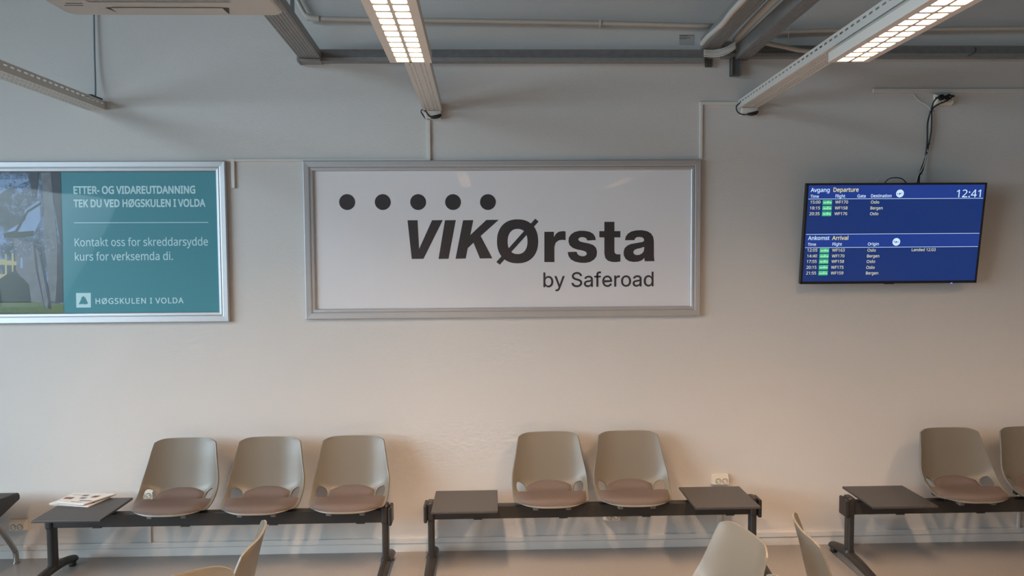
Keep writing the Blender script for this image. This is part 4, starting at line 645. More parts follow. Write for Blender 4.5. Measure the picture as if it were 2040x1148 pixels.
# r s t a : heavy lower case outlines
ppoly('letter', [h_([(301, 516), (362, 516), (362, 550), (375, 528), (395, 515), (420, 512), (436, 514), (436, 570), (415, 567), (392, 571), (373, 586), (365, 612), (365, 709), (301, 709)])], t2, O2, M['ink'])
s_pts = [(628, 569), (573, 572), (568, 559), (556, 552), (541, 550), (526, 553), (517, 561), (518, 570), (528, 578), (550, 584), (586, 591), (612, 601), (629, 618), (636, 644), (632, 672), (617, 693), (592, 708), (562, 714), (528, 713), (495, 706), (470, 692), (455, 671), (449, 645), (506, 643), (511, 657), (522, 667), (540, 672), (558, 670), (569, 662), (570, 651), (562, 642), (545, 636), (505, 628), (480, 618), (461, 601), (454, 577), (457, 553), (470, 533), (492, 518), (522, 510), (555, 510), (588, 516), (611, 529), (624, 548)]
ppoly('letter', [h_(s_pts)], t2, O2, M['ink'])
ppoly('letter', [h_([(682, 453), (746, 453), (746, 512), (784, 512), (784, 552), (746, 552), (746, 640), (750, 653), (762, 660), (784, 659), (784, 705), (760, 709), (730, 708), (704, 700), (688, 683), (682, 655), (682, 552), (650, 552), (650, 512), (682, 512)])], t2, O2, M['ink'])
a_out = [(813, 570), (818, 547), (832, 528), (854, 514), (885, 507), (922, 506), (956, 513), (980, 528), (993, 550), (997, 580), (997, 670), (999, 690), (1001, 703), (940, 704), (937, 694), (936, 682), (921, 697), (898, 706), (868, 708), (838, 703), (817, 688), (806, 668), (804, 645), (810, 622), (826, 605), (850, 594), (890, 587), (925, 581), (934, 573), (933, 561), (923, 552), (905, 549), (887, 551), (877, 559), (873, 570)]
a_in = [(935, 612), (912, 620), (888, 625), (872, 633), (866, 645), (870, 657), (884, 664), (903, 663), (921, 654), (932, 640), (935, 625)]
ppoly('letter', [h_(a_out), h_(a_in)], t2, O2, M['ink'])
ptext(t2, O2, 'lettering', 'by Saferoad', 'I', 1082.5, 1302, (572.5, 570.5), 542.5, M['ink'], weight=.006, capu=.517)

# left poster: photograph print on the left part, teal field with text on the right
fb = at(459.5, 641, 0); fc = at(452.5, 322, 0); gx1 = (fb.x + fc.x) / 2; gz0, gz1 = at(230, 643, 0).z, at(230, 322, 0).z; gx0 = gx1 - 2.56
t1 = thing('framed_poster', ((gx0 + gx1) / 2, 0, gz0), 'aluminium framed poster with a teal text field and a tree photograph', 'poster'); O1 = Vector(t1.location)
frame_rails(t1, gx0 - O1.x, gx1 - O1.x, 0, gz1 - gz0, FP, M['alu'])
xs = at(122, 480, -.009).x - O1.x
H1 = gz1 - gz0
box('teal_field', xs, gx1 - O1.x - .06, -.009, -.004, .06, H1 - .06, M['teal'], t1)
pane(t1, gx0 - O1.x + .062, gx1 - O1.x - .062, .062, H1 - .062, -.014, .002)
def photo_mat():
    m = mat('photograph_print', (.1, .14, .17), .5); nt = m.node_tree; N = nt.nodes; L = nt.links; b = N['Principled BSDF']
    tc = N.new('ShaderNodeTexCoord'); n1 = N.new('ShaderNodeTexNoise'); n1.inputs['Scale'].default_value = 26; n1.inputs['Detail'].default_value = 8; n1.inputs['Roughness'].default_value = .75
    n2 = N.new('ShaderNodeTexNoise'); n2.inputs['Scale'].default_value = 4.0; n2.inputs['Detail'].default_value = 2
    L.new(tc.outputs['Object'], n1.inputs['Vector']); L.new(tc.outputs['Object'], n2.inputs['Vector'])
    ad = N.new('ShaderNodeMath'); ad.operation = 'ADD'; L.new(n1.outputs['Fac'], ad.inputs[0]); L.new(n2.outputs['Fac'], ad.inputs[1])
    cr = N.new('ShaderNodeValToRGB'); e = cr.color_ramp.elements
    e[0].position = .78 / 2; e[0].color = (.022, .034, .040, 1); e[1].position = .62; e[1].color = (.20, .32, .58, 1)
    k = e.new(.50); k.color = (.060, .095, .120, 1)
    hv = N.new('ShaderNodeMath'); hv.operation = 'MULTIPLY'; hv.inputs[1].default_value = .5; L.new(ad.outputs[0], hv.inputs[0]); L.new(hv.outputs[0], cr.inputs[0])
    L.new(cr.outputs[0], b.inputs['Base Color']); return m
M['photo'] = photo_mat()
M['ph_trunk'] = mat('photo_bark', (.15, .175, .20), .5, var=.45, vscale=30)
M['ph_dark'] = mat('photo_dark_bark', (.040, .055, .075), .5, var=.4, vscale=40)
M['ph_grass'] = mat('photo_grass', (.11, .17, .075), .5, var=.3, vscale=60)
M['ph_bush'] = mat('photo_bush', (.018, .040, .032), .5, var=.7, vscale=45)
M['ph_yellow'] = mat('photo_timber', (.42, .40, .20), .5, var=.1, vscale=30)
M['ph_glass'] = mat('photo_windows', (.06, .09, .12), .5, var=.5, vscale=60)
M['ph_sky'] = mat('photo_sky', (.22, .34, .55), .5, var=.25, vscale=10)
po = box('photograph', gx0 - O1.x + .06, xs, -.009, -.004, .06, H1 - .06, M['photo'], t1)
k_ = lambda lst: [(x / 3.7, 330 + y / 3.7) for x, y in lst]
def pp(name, pts, m, lay): return ppoly(name, [k_(pts)], po, O1, M[m], YP - .0002 * lay)
pp('sky_patch', [(-700, 110), (200, 100), (190, 60), (215, 110), (60, 170), (0, 210), (-700, 230)], 'ph_sky', 0)
pp('sky_patch', [(180, 330), (290, 255), (300, 400), (250, 500), (60, 520), (60, 480), (190, 400)], 'ph_sky', 0)
pp('sky_patch', [(140, 570), (240, 565), (238, 600), (140, 605)], 'ph_sky', 0)
pp('pale_trunk', [(95, 520), (170, 560), (245, 570), (330, 1000), (372, 1084), (245, 1084), (205, 870), (120, 780)], 'ph_trunk', 1)
pp('bush', [(-700, 850), (20, 800), (85, 790), (170, 830), (215, 880), (230, 1010), (-700, 1010)], 'ph_bush', 2)
pp('lawn', [(-700, 1008), (232, 1005), (470, 1020), (470, 1086), (-700, 1086)], 'ph_grass', 2)
pp('pale_trunk', [(245, 560), (300, 620), (372, 1000), (378, 1060), (325, 1040), (262, 760)], 'ph_dark', 3)
pp('pale_trunk', [(262, 600), (285, 640), (355, 1000), (350, 1060), (330, 1040), (280, 760)], 'ph_trunk', 4)
pp('broad_trunk', [(300, 50), (372, 50), (395, 280), (425, 560), (420, 860), (408, 1000), (372, 1000), (350, 780), (322, 560), (325, 330)], 'ph_trunk', 3)
pp('dark_trunk', [(372, 50), (446, 50), (460, 560), (466, 1010), (408, 1010), (415, 900), (442, 560), (400, 280)], 'ph_dark', 4)
pp('dark_branch', [(215, 55), (285, 55), (270, 240), (238, 250)], 'ph_dark', 3)
pp('dark_branch', [(25, 500), (110, 480), (200, 330), (300, 270), (305, 285), (205, 350), (130, 490), (250, 480), (245, 520), (100, 535), (30, 530)], 'ph_bush', 3)
pp('timber_wall', [(-700, 695), (40, 690), (35, 650), (48, 650), (50, 700), (85, 700), (85, 645), (100, 645), (102, 705), (122, 710), (122, 735), (100, 735), (98, 785), (88, 780), (86, 735), (50, 732), (52, 800), (0, 835), (-700, 840), (-700, 800), (36, 800), (36, 732), (-700, 728)], 'ph_yellow', 3)
pp('window_pane', [(150, 680), (166, 678), (168, 755), (150, 755)], 'ph_sky', 3)
lr = random.Random(11)                                     # leaves of the printed trees, light and dark
for nm_, m_, zones, cnt in (('light_leaves', 'ph_sky', ((180, 400, 90, 480, 690), (60, 250, 60, 120, 420), (20, 200, 40, 560, 700)), 150), ('dark_leaves', 'ph_bush', ((100, 370, 80, 430, 640), (0, 200, 60, 60, 300), (0, 120, 30, 560, 680)), 200)):
    loops = []
    for k in range(cnt):
        zx0, zx1, sp_, zy0, zy1 = zones[k % len(zones)]
        cx_, cy_ = lr.uniform(zx0, zx1), lr.gauss((zy0 + zy1) / 2, (zy1 - zy0) / 5); an = lr.uniform(0, 3.1); l_, w2 = lr.uniform(3, 9), lr.uniform(1.5, 3.5)
        loops.append([(cx_ + l_ * math.cos(an), cy_ + l_ * math.sin(an)), (cx_ - w2 * math.sin(an), cy_ + w2 * math.cos(an)), (cx_ - l_ * math.cos(an), cy_ - l_ * math.sin(an)), (cx_ + w2 * math.sin(an), cy_ - w2 * math.cos(an))])
    bm = bmesh.new()
    for n_i, lp in enumerate(loops):
        vs_ = []
        for (qx, qy) in lp:
            v_ = at(qx / 3.7, 330 + qy / 3.7, YP - .0010 - .00001 * (n_i % 9)); vs_.append(bm.verts.new((v_.x - O1.x, v_.y, v_.z - O1.z)))
        bm.faces.new(vs_)
    obj(nm_, bm, M[m_], po)
ptext(t1, O1, 'lettering', 'ETTER- OG VIDAREUTDANNING', 'N', 146.5, 389.5, (387.0, 386.5), 371.0, M['white_ink'], weight=.022)
ptext(t1, O1, 'lettering', 'TEK DU VED HØGSKULEN I VOLDA', 'N', 146.5, 409.5, (413.5, 413.0), 397.5, M['white_ink'], weight=.022)
ptext(t1, O1, 'lettering', 'Kontakt oss for skreddarsydde', 'N', 149.0, 414.5, (491.0, 489.5), 475.0, M['white_ink'], weight=.005)
ptext(t1, O1, 'lettering', 'kurs for verksemda di.', 'N', 149.5, 344.5, (519.5, 519.0), 503.5, M['white_ink'], weight=.005)
ptext(t1, O1, 'lettering', 'HØGSKULEN I VOLDA', 'N', 190.5, 366.0, (606.0, 605.5), 594.5, M['white_ink'], weight=.012, track=.035)
ppoly('rule', [[(147.5, 443.4), (415, 442.6), (415, 444.0), (147.5, 444.8)]], t1, O1, M['white_ink'])
n_ = lambda lst: [(x / 3.19, 300 + y / 3.19) for x, y in lst]
em = ppoly('emblem', [n_([(483, 906), (577, 905), (578, 998), (485, 999)])], t1, O1, M['white_ink'])
ppoly('flame_mark', [n_([(500, 978), (518, 940), (534, 975)])], em, O1, M['teal'], YP - .0004)
ppoly('flame_mark', [n_([(515, 936), (533, 924), (548, 978), (532, 978)])], em, O1, M['teal'], YP - .0006)
ppoly('flame_mark', [n_([(540, 930), (547, 945), (560, 973), (543, 978), (534, 950)])], em, O1, M['teal'], YP - .0004)

# ================================================================ flight information screen
BL = at(1593.6, 565.4, -.10); TR0 = Vector((0, 0, 0))
TLc = at(1604.5, 366, -.18); TRc = at(1962.8, 363.3, -.18); BRc = at(1944.7, 564.2, -.10)
U = ((TRc - TLc) + (BRc - BL)).normalized(); U.z = 0; U.normalize()
V = ((TLc - BL) + (TRc - BRc)).normalized(); V = (V - U * V.dot(U)).normalized(); Nn = U.cross(V).normalized()
if Nn.y > 0: Nn = -Nn
Wd = ((TRc - TLc).length + (BRc - BL).length) / 2; Hd = ((TLc - BL).length + (TRc - BRc).length) / 2
print('tv', Wd, Hd, U, V, Nn, at(1593.6, 565.4, -.10), TRc)
ctr = (BL + BRc) / 2
tv = bpy.data.objects.new('flight_screen', None); COL.objects.link(tv)
MT = Matrix((( U.x, -Nn.x, V.x, ctr.x), (U.y, -Nn.y, V.y, ctr.y), (U.z, -Nn.z, V.z, ctr.z), (0, 0, 0, 1)))   # local x right, y back to the wall, z up
tv.matrix_world = MT; tag(tv, 'black flat screen on the wall listing departures and arrivals on blue', 'screen')
MI = MT.inverted()
hw = Wd / 2
bz = .012
box('casing', -hw, hw, 0.001, .03, 0, Hd, M['black'], tv, .003, 2)
box('rear_housing', -hw * .7, hw * .7, .03, .055, Hd * .12, Hd * .75, M['black'], tv, .01, 2)
box('wall_mount', -.20, .20, .055, .075, Hd * .35, Hd * .7, M['galv_dark'], tv, .002, 1)
bm = bmesh.new()
for (x0, x1, z0, z1) in ((-hw, hw, 0, .016), (-hw, hw, Hd - bz, Hd), (-hw, -hw + bz, 0, Hd), (hw - bz, hw, 0, Hd)): add_box(bm, x0, x1, -.004, .002, z0, z1)
obj('bezel', bm, M['black'], tv)
M['scr'] = emis('screen_blue', (.0045, .028, .155), 1.0); M['scr2'] = emis('screen_blue_header', (.010, .040, .25), 1.0)
M['s_white'] = emis('screen_white', (.62, .80, 1.0), 1.0); M['s_cream'] = emis('screen_cream', (.72, .70, .50), 1.0); M['s_yel'] = emis('screen_yellow', (.80, .74, .34), 1.0)
M['s_green'] = emis('screen_green', (.07, .50, .24), 1.0); M['s_mint'] = emis('screen_mint', (.45, .85, .60), 1.0)
M['led'] = emis('standby_led', (.10, .10, 1.0), 4.0)
def L_(px, py):                    # pixel of the photograph -> local x,z on the screen face
    P_ = hit(px, py, ctr, Nn); q = MI @ P_; return q.x, q.z
c8 = lambda x, y: (1580 + x / 4.415, 340 + y / 4.415)
disp = box('display', -hw + bz, hw - bz, -.0015, 0.001, .016, Hd - bz, M['scr'], tv)
def srect(name, x0, z0, x1, z1, m, y=-.0026, par=None):
    return box(name, x0, x1, y, y + .0006, z0, z1, m, par or tv)
l0 = -hw + bz; l1 = hw - bz
zA = L_(*c8(900, 247))[1]; zB = L_(*c8(870, 556))[1]; zC = L_(*c8(870, 673))[1]
srect('header_band', l0, zA, l1, Hd - bz, M['scr2'], -.0021); srect('header_band', l0, zC, l1, zB, M['scr2'], -.0021)
for z in (zA, zB, zC): srect('rule', l0 + .003, z - .0013, l1 - .003, z + .0013, M['s_white'])
def stext(s, x0, x1, base, top, m, weight=0.004, ybase=None):
    """crop coordinates of the left end, right end, base line and capital top"""
    a_ = L_(*c8(x0, base)); b_ = L_(*c8(x1, base if ybase is None else ybase)); c_ = L_(*c8(x0, top))
    return fit_text('lettering', s, 'N', Vector((a_[0], -.0030, a_[1])), X, Zv, b_[0] - a_[0], c_[1] - a_[1], M[m], tv, weight=weight)
stext('Avgang', 152, 319, 189, 152, 's_white', .010); stext('Departure', 352, 573, 187, 150, 's_yel', .008)
stext('Time', 150, 224, 240, 213, 's_white', .008); stext('Flight', 370, 455, 238, 210, 's_white', .008); stext('Gate', 562, 637, 237, 210, 's_white', .008); stext('Destination', 682, 863, 236, 208, 's_white', .008)
stext('12:41', 1432, 1645, 235, 168, 's_white', .003)
for s1_, s2_, s3_, x1_, x2_, x3_, yb_, w3 in (('15:00', 'WF170', 'Oslo', 149, 368, 681, 290, 73), ('18:15', 'WF158', 'Bergen', 145, 364, 677, 342, 108), ('20:35', 'WF176', 'Oslo', 141, 361, 673, 392, 74)):
    stext(s1_, x1_, x1_ + 89, yb_, yb_ - 26, 's_cream'); stext(s2_, x2_, x2_ + 112, yb_, yb_ - 26, 's_cream'); stext(s3_, x3_, x3_ + w3, yb_, yb_ - 26, 's_cream')
stext('Ankomst', 129, 318, 611, 576, 's_white', .010); stext('Arrival', 340, 482, 610, 575, 's_yel', .008)
stext('Time', 127, 199, 661, 636, 's_white', .008); stext('Flight', 343, 427, 660, 634, 's_white', .008); stext('Origin', 654, 751, 658, 632, 's_white', .008)
stext('Landed 12:03', 1040, 1250, 709, 683, 's_cream')
rows = (('12:05', 'WF163', 'Oslo', 123, 341, 651, 713, 73), ('14:40', 'WF170', 'Bergen', 120, 338, 647, 764, 108), ('17:55', 'WF158', 'Oslo', 117, 335, 644, 812, 74), ('20:15', 'WF175', 'Oslo', 114, 331, 640, 864, 74), ('21:55', 'WF159', 'Bergen', 112, 329, 637, 914, 108))
for s1_, s2_, s3_, x1_, x2_, x3_, yb_, w3 in rows:
    stext(s1_, x1_, x1_ + 88, yb_, yb_ - 26, 's_cream'); stext(s2_, x2_, x2_ + 110, yb_, yb_ - 26, 's_cream'); stext(s3_, x3_, x3_ + w3, yb_, yb_ - 26, 's_cream')
for gx, gy in ((300, 280), (297, 330), (294, 380), (274, 703), (271, 752), (268, 800), (265, 851), (262, 901)):
    a_ = L_(*c8(gx - 42, gy + 20)); b_ = L_(*c8(gx + 42, gy - 20)); o = srect('airline_badge', a_[0], a_[1], b_[0], b_[1], M['s_green'])
    cxm = (a_[0] + b_[0]) / 2; czm = (a_[1] + b_[1]) / 2; bm = bmesh.new()
    for k in range(9):
        xx = cxm - .026 + k * .0058; add_box(bm, xx, xx + .0052, -.0034, -.0026, czm - .003 - .0012 * (k % 3), czm + .0012 * ((k * 2) % 3))
    add_box(bm, cxm + .0, cxm + .012, -.0034, -.0026, czm + .004, czm + .0062); add_box(bm, cxm + .002, cxm + .008, -.0034, -.0026, czm + .0062, czm + .0085)
    obj('wing_mark', bm, M['s_mint'], o)
for (px, py, up) in ((938, 201, 1), (906, 627, -1)):
    c_ = L_(*c8(px, py)); bm = bmesh.new(); add_disc(bm, (c_[0], -.0028, c_[1]), .0245, depth=.0008, seg=40); o = obj('plane_symbol', bm, M['s_white'], tv)
    an = R(14 if up > 0 else -6); T = Matrix.Translation((c_[0], -.0035, c_[1])) @ Matrix.Rotation(-an, 4, 'Y')
    bm = bmesh.new()
    add_box(bm, -.017, .017, -.0004, 0, -.0013, .0013); 
    for pts in ([(-.002, 0), (.008, 0), (-.006, -.009), (-.009, -.008)], [(-.002, 0), (.006, 0), (-.003, .005), (-.006, .005)], [(-.017, 0), (-.012, 0), (-.016, .006), (-.019, .006)]):
        v = [bm.verts.new((x, -.0004, z)) for x, z in pts]; bm.faces.new(v)
    bmesh.ops.transform(bm, matrix=T, verts=bm.verts); obj('plane_shape', bm, M['scr2'], o)
a_ = L_(*c8(1388, 993)); bm = bmesh.new(); add_box(bm, a_[0] - .005, a_[0] + .005, -.006, -.003, -.0025, .002); obj('standby_light', bm, M['led'], tv)
box('sensor_bar', L_(*c8(800, 995))[0], L_(*c8(885, 995))[0], -.005, .01, -.004, .003, M['black'], tv, .001, 1)

# ================================================================ moulded seat shell
PR = [(0.455, .430), (0.447, .443), (0.418, .452), (0.361, .449), (0.288, .443), (0.227, .441), (0.185, .452), (0.157, .485), (0.142, .535), (0.125, .605), (0.107, .685), (0.088, .755), (0.075, .800)]
_pp = catmull([(0, -d, z) for d, z in PR], 12); _L = [0.0]
for i in range(1, len(_pp)): _L.append(_L[-1] + (_pp[i] - _pp[i - 1]).length)
_L = [l / _L[-1] for l in _L]
def prof(s):
    s = min(max(s, 0.0), 1.0); k = 0
    while k < len(_L) - 2 and _L[k + 1] < s: k += 1
    f = (s - _L[k]) / (_L[k + 1] - _L[k] + 1e-9); p = _pp[k].lerp(_pp[k + 1], f)
    a_ = max(k - 3, 0); b_ = min(k + 4, len(_pp) - 1); t = (_pp[b_] - _pp[a_]).normalized()
    return p, Vector((0, -t.z, t.y))
def interp(tab, s):
    if s <= tab[0][0]: return tab[0][1]
    for (a_, x), (b_, y) in zip(tab[:-1], tab[1:]):
        if s <= b_:
            f = (s - a_) / (b_ - a_); return x + (y - x) * f
    return tab[-1][1]
def smooth(tab, n=3):                 # soften a table by resampling
    t = [(i / 60, interp(tab, i / 60)) for i in range(61)]
    for _ in range(n):
        t = [t[0]] + [(t[i][0], (t[i - 1][1] + 2 * t[i][1] + t[i + 1][1]) / 4) for i in range(1, 60)] + [t[-1]]
    return t
WT = smooth([(0, .200), (.07, .222), (.155, .229), (.26, .232), (.42, .233), (.50, .230), (.57, .222), (.69, .209), (.82, .199), (.91, .191), (.96, .186), (1, .170)], 1)
# the raised side rim: where the edge of the shell runs, seen from the side
RIM = [(0, .392, .443), (.07, .374, .446), (.155, .344, .453), (.262, .300, .469), (.352, .256, .495), (.418, .227, .523), (.486, .203, .558), (.571, .180, .608), (.688, .158, .670), (.822, .136, .732), (.94, .116, .780), (1, .106, .800)]
RD = smooth([(s, d) for s, d, z in RIM], 3); RZ = smooth([(s, z) for s, d, z in RIM], 3)
def raw(u, s):
    s = s - (.003 * u * u + .060 * abs(u) ** 12) * s ** 8
    p, n = prof(s); k = abs(u) ** 2.9
    return Vector((u * interp(WT, s), p.y + (-interp(RD, s) - p.y) * k, p.z + (interp(RZ, s) - p.z) * k))
def surf(u, s, off=0.0):
    p = raw(u, s)
    if off:
        e = .012; du = raw(min(u + e, 1), s) - raw(max(u - e, -1), s); ds = raw(u, min(s + e, 1)) - raw(u, max(s - e, 0))
        p = p + du.cross(ds).normalized() * off
    return p
UC, SC, RU, RS = .765, .395, .130, .074
def fh(u, s): return (abs((abs(u) - UC) / RU) ** 2.6 + abs((s - SC) / RS) ** 2.6) ** (1 / 2.6) - 1
def shell_mesh():
    bm = bmesh.new(); nu, nv = 56, 84; uv = {}
    G = [[None] * (nv + 1) for _ in range(nu + 1)]
    for i in range(nu + 1):
        for j in range(nv + 1):
            u = -1 + 2 * i / nu; s = j / nv; v = bm.verts.new(surf(u, s)); uv[v] = [u, s]; G[i][j] = v
    for i in range(nu):
        for j in range(nv):
            uc = -1 + 2 * (i + .5) / nu; sc_ = (j + .5) / nv
            if fh(uc, sc_) < 0: continue
            bm.faces.new((G[i][j], G[i + 1][j], G[i + 1][j + 1], G[i][j + 1]))
    for v in [v for v in bm.verts if not v.link_faces]: bm.verts.remove(v)
    for v in bm.verts:
        u, s = uv[v]
        if abs(fh(u, s)) < .35 and any(e.is_boundary for e in v.link_edges) and abs(u) < .99:
            sg = 1 if u > 0 else -1; du = abs(u) - UC; ds = s - SC; k = 1 / (fh(u, s) + 1)
            v.co = surf(sg * (UC + du * k), SC + ds * k)
    me = bpy.data.meshes.new('seat_shell'); bm.to_mesh(me); bm.free(); return me
def cushion_mesh():
    bm = bmesh.new(); na, nb = 36, 40; G = []
    for i in range(na + 1):
        a_ = -1 + 2 * i / na; row = []
        for j in range(nb + 1):
            b_ = -1 + 2 * j / nb
            s = .018 + (.535 - .07 * abs(a_) ** 3 - .018) * (b_ + 1) / 2
            q = min(max((s - .300) / .045, 0), 1); q = q * q * (3 - 2 * q)
            A = .935 + (.600 - .935) * q
            A -= .06 * max(0, (s - .42) / .1) ** 2
            h = .001 + .021 * (1 - abs(a_) ** 9) * (1 - abs(b_) ** 14)
            row.append(bm.verts.new(surf(a_ * A, s, h)))
        G.append(row)
    for i in range(na):
        for j in range(nb): bm.faces.new((G[i][j], G[i + 1][j], G[i + 1][j + 1], G[i][j + 1]))
    me = bpy.data.meshes.new('cushion'); bm.to_mesh(me); bm.free(); return me
SHELL = shell_mesh(); SHELL.materials.append(M['shell'])
CUSH = cushion_mesh(); CUSH.materials.append(M['cushion'])
for me in (SHELL, CUSH):
    for p_ in me.polygons: p_.use_smooth = True
def put_shell(parent, loc, cushion=True):
    o = bpy.data.objects.new('seat_shell', SHELL); COL.objects.link(o); o.parent = parent; o.location = loc
    md = o.modifiers.new('thickness', 'SOLIDIFY'); md.thickness = .0085; md.offset = -1
    md = o.modifiers.new('round', 'BEVEL'); md.width = .002; md.segments = 2; md.limit_method = 'ANGLE'; md.angle_limit = R(60)
    if cushion:
        c = bpy.data.objects.new('cushion', CUSH); COL.objects.link(c); c.parent = o
    return o

# ================================================================ beam benches
TT = .440                                            # table top height
def bench(label, posts, tables, seats, low_left=False, off=0.0, group='black beam benches along the wall'):
    """x positions in world metres; the bench stands with its back to the wall"""
    x0, x1 = posts; ox = (x0 + x1) / 2
    t = thing('beam_bench', (ox, -.33 - off, 0), label, 'bench', group)
    Y = lambda d: -d + .33
    bm = bmesh.new(); add_box(bm, x0 - ox, x1 - ox, Y(.325), Y(.275), .325, .408, .006, 2)
    obj('beam', bm, M['black_metal'], t)
    allx = sorted([c for c in tables] + list(seats))
    for c in allx:                                   # clamp bands under each unit
        box('beam_clamp', c - ox - .052 + .10, c - ox + .0 + .10, Y(.3265), Y(.273), .3212, .335, M['black_metal'], t, .001, 1)
    for sgn, px in ((-1, x0), (1, x1)):
        x = px - ox
        bm = bmesh.new(); add_box(bm, x - .019, x + .019, Y(.332), Y(.268), .082, .345, .012, 3)
        po_ = obj('post', bm, M['black_metal'], t, False)
        low = low_left and sgn < 0
        bm = bmesh.new(); add_box(bm, x - .024, x + .020, Y(.338), Y(.258), .318, .410 if low else .436, .014, 3); obj('beam_bracket', bm, M['black_metal'], po_)
        xs_ = x + sgn * .032
        if not low:
          bm = bmesh.new(); add_box(bm, xs_ - .011, xs_ + .011, Y(.352), Y(.245), .312, .425, .009, 2); obj('end_cap', bm, M['black'], po_)
        bm = bmesh.new(); T = Matrix.Translation((x, Y(.30), .092)); bmesh.ops.create_cone(bm, cap_ends=True, segments=24, radius1=.034, radius2=.027, depth=.020, matrix=T); obj('collar', bm, M['black_metal'], po_)
        bm = bmesh.new()
        add_tube(bm, [(x, Y(.075), .036), (x, Y(.100), .046), (x, Y(.19), .065), (x, Y(.30), .072), (x, Y(.43), .066), (x, Y(.58), .048), (x, Y(.69), .026)], [.024, .032, .034, .033, .032, .029, .024], 14, 6, flat=(.95, .72))
        add_box(bm, x - .016, x + .016, Y(.120), Y(.085), 0.0, .035, .004, 1); add_box(bm, x - .016, x + .016, Y(.685), Y(.65), 0.0, .030, .004, 1)
        obj('foot', bm, M['black_metal'], t, True)
    for c in tables:
        x = c - ox
        bm = bmesh.new(); add_box(bm, x - .196, x + .196, Y(.508), Y(.128), TT - .015, TT, .004, 2); tb = obj('table_top', bm, M['table'], t)
        box('table_support', x - .06, x + .06, Y(.42), Y(.18), .4075, TT - .015, M['black_metal'], tb)
    for c in seats:
        x = c - ox
        sh = put_shell(t, (x, .33, 0))
        for k in (-1, 1):
            bm = bmesh.new(); add_box(bm, k * .098 - .012, k * .098 + .012, -.385, -.20, .4075, .428, .003, 1)
            add_box(bm, k * .098 - .016, k * .098 + .016, -.405, -.365, .400, .426, .004, 1); obj('seat_bracket', bm, M['bracket'], sh)
            bm = bmesh.new(); add_box(bm, k * .150 - .010, k * .150 + .010, -.33, -.20, .4075, .428, .003, 1); add_box(bm, k * .176 - .007, k * .176 + .007, -.262, -.230, .412, .456, .003, 1); obj('side_bracket', bm, M['black'], sh)
    return t
gx = lambda px, y, Z: None
def xat(px, py, d): return at(px, py, -d).x
bench('black beam bench with three chairs and newspapers on its table, left of centre', (-2.650, -.657), [-2.445], [-1.925, -1.400, -.878], True, .035)
bench('black beam bench with two chairs between two tables, under the wide poster', (-.383, 1.604), [-.171, 1.384], [.352, .864])
bench('black beam bench with its table at the left end, at the right edge', (2.198, 4.20), [2.430], [2.935, 3.457, 3.979], False, .035)

# upholstered bench end with a steel leg at the far left
t = thing('upholstered_bench', (-3.4, -.35, 0), 'dark upholstered bench end on a bent steel leg, at the left edge', 'bench')
O = Vector(t.location)
pf = [(.120, .424), (.120, .462), (.135, .471), (.30, .490), (.50, .520), (.60, .500), (.60, .345), (.50, .350), (.30, .385)]
bm = bmesh.new(); x0, x1 = -3.95 - O.x, -2.965 - O.x
A = [bm.verts.new((x0, -d - O.y, z)) for d, z in pf]; B = [bm.verts.new((x1, -d - O.y, z)) for d, z in pf]; n = len(pf)
for i in range(n): bm.faces.new((A[i], A[(i + 1) % n], B[(i + 1) % n], B[i]))
bm.faces.new(A); bm.faces.new(B); bmesh.ops.bevel(bm, geom=[e for e in bm.edges if abs(e.verts[0].co.x - x1) < 1e-5 and abs(e.verts[1].co.x - x1) < 1e-5], offset=.010, segments=3, affect='EDGES')
obj('seat_pad', bm, M['pad'], t)
for xo in (0, -.75):
    P = [Vector((-3.034 + xo, -.082, .002)), Vector((-3.034 + xo, -.082, .055)), Vector((-3.036 + xo, -.100, .105)), Vector((-3.03 + xo, -.18, .212)), Vector((-3.018 + xo, -.25, .285)), Vector((-3.012 + xo, -.34, .375))]
    bm = bmesh.new(); add_tube(bm, [p - O for p in P], .0155, 14, 6); lg = obj('leg', bm, M['chrome'], t, True)
    bm = bmesh.new(); T = Matrix.Translation(P[0] - O + Vector((0, 0, .006))); bmesh.ops.create_cone(bm, cap_ends=True, segments=20, radius1=.021, radius2=.019, depth=.013, matrix=T); obj('glide', bm, M['chrome'], lg)

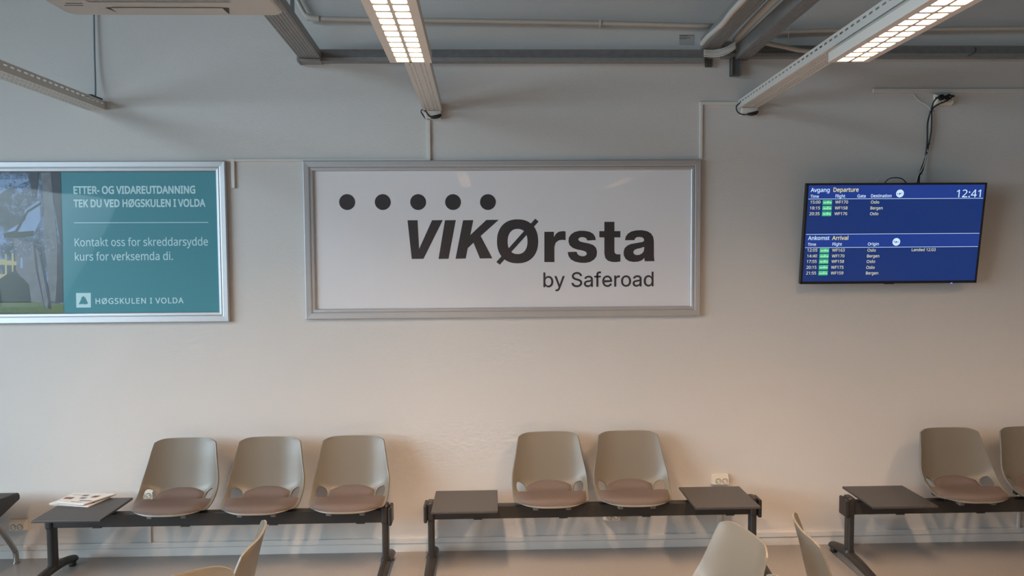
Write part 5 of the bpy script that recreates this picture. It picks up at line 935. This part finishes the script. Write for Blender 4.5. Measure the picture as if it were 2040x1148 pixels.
# ================================================================ newspapers on the left table
def hz(px, py, z): return hit(px, py, Vector((0, 0, z)), Zv)
def newspaper(quad, z, n, label, seed):
    rnd = random.Random(seed); Q = [hz(px, py, z) for px, py in quad]; O = Vector((sum(q.x for q in Q) / 4, sum(q.y for q in Q) / 4, z))
    t = thing('newspaper', O, label, 'newspaper', 'newspapers on the table')
    Q = [q - O for q in Q]
    def lerp2(u, v): return (Q[0] * (1 - u) + Q[1] * u) * (1 - v) + (Q[3] * (1 - u) + Q[2] * u) * v
    for k in range(n):
        bm = bmesh.new(); N = 10; hgt = .0030; off = Vector((rnd.uniform(-.006, .006), rnd.uniform(-.006, .006), 0)) if k else Vector()
        T_ = [[bm.verts.new(lerp2(i / N, j / 4) + off + Vector((0, 0, k * .0034 + hgt + .003 * math.sin(i / N * 3.0 + k) * (k > 0)))) for j in range(5)] for i in range(N + 1)]
        B_ = [[bm.verts.new(lerp2(i / N, j / 4) + off + Vector((0, 0, k * .0034 + .003 * math.sin(i / N * 3.0 + k) * (k > 0)))) for j in range(5)] for i in range(N + 1)]
        for i in range(N):
            for j in range(4):
                bm.faces.new((T_[i][j], T_[i + 1][j], T_[i + 1][j + 1], T_[i][j + 1])); bm.faces.new((B_[i][j + 1], B_[i + 1][j + 1], B_[i + 1][j], B_[i][j]))
            bm.faces.new((T_[i][0], B_[i][0], B_[i + 1][0], T_[i + 1][0])); bm.faces.new((T_[i + 1][4], B_[i + 1][4], B_[i][4], T_[i][4]))
        for j in range(4):
            bm.faces.new((T_[0][j + 1], B_[0][j + 1], B_[0][j], T_[0][j])); bm.faces.new((T_[N][j], B_[N][j], B_[N][j + 1], T_[N][j + 1]))
        pg = obj('page', bm, M['paper'], t)
    def patch(u0, u1, v0, v1, m, nm):
        bm = bmesh.new(); NN = 4; zz = lambda u: (n - 1) * .0034 + .0030 + .003 * math.sin(u * 3.0 + n - 1) * (n > 1) + .0006
        a_ = [[bm.verts.new(lerp2(u0 + (u1 - u0) * i / NN, v) + Vector((0, 0, zz(u0 + (u1 - u0) * i / NN)))) for v in (v0, v1)] for i in range(NN + 1)]
        for i in range(NN): bm.faces.new((a_[i][0], a_[i + 1][0], a_[i + 1][1], a_[i][1]))
        return bm
    for (u0, u1, v0, v1, m) in PAPER_PRINT: obj('printed_picture', patch(u0, u1, v0, v1, m, ''), M[m], pg)
M['pic_brown'] = mat('newsprint_brown', (.22, .12, .09), .8, var=.5, vscale=60)
M['pic_grey'] = mat('newsprint_grey', (.20, .21, .23), .8, var=.5, vscale=80)
PAPER_PRINT = [(.06, .30, .35, .55, 'pic_brown'), (.35, .50, .70, .85, 'pic_grey'), (.60, .95, .25, .33, 'pic_grey'), (.45, .60, .45, .60, 'pic_grey'), (.1, .30, .80, .84, 'pic_grey'), (.65, .80, .60, .80, 'pic_brown'), (.45, .8, .12, .16, 'pic_grey')]
newspaper([(98, 1006.5), (176, 1011), (230.5, 987), (146, 989)], TT + .0005, 2, 'lower newspaper lying open-edged on the left bench table', 3)
newspaper([(108, 1004), (166, 1007), (231, 986), (144, 987)], TT + .0115, 3, 'upper folded newspaper with a brown picture on the left bench table', 5)

# ================================================================ loose chairs in the foreground
def chair(top, f, label, dz=.005):
    """top = middle of the upper back edge, f = the way the chair faces"""
    rz = math.atan2(f[0], -f[1]); Rz = Matrix.Rotation(rz, 3, 'Z'); o = Vector((top[0], top[1], 0)) - Rz @ Vector((0, .205, 0))
    t = thing('shell_chair', (o.x, o.y, 0), label, 'chair', 'loose greige shell chairs', rz)
    sh = put_shell(t, (0, .28, dz), False)
    for sx in (-1, 1):
        for sy, yt, yb in ((1, .06, .20), (-1, -.10, -.20)):
            tube('leg', [(sx * .13, yt, .445), (sx * .17, (yt + yb) / 2, .42), (sx * .215, yb, .0)], [.011, .011, .009], M['black_metal'], t, 10, 5)
    box('under_frame', -.14, .14, -.12, .08, .434, .446, M['black_metal'], t, .002, 1)
    return t
chair((-.972, -1.68), (-1.0, -.10), 'pale shell chair seen side-on facing left, below the left bench', -.008)
chair((1.065, -1.76), (-.98, -.17), 'pale shell chair facing left with its inner back in view', -.016)
chair((1.295, -1.69), (1.0, -.17), 'pale shell chair facing right, back to back with its neighbour', -.010)
chair((-1.165, -2.06), (.60, -.80), 'pale shell chair of which only the back corner shows at the lower left', -.016)
chair((1.00, -2.34), (-1.0, .15), 'pale shell chair of which only the rounded top rim shows at the bottom')
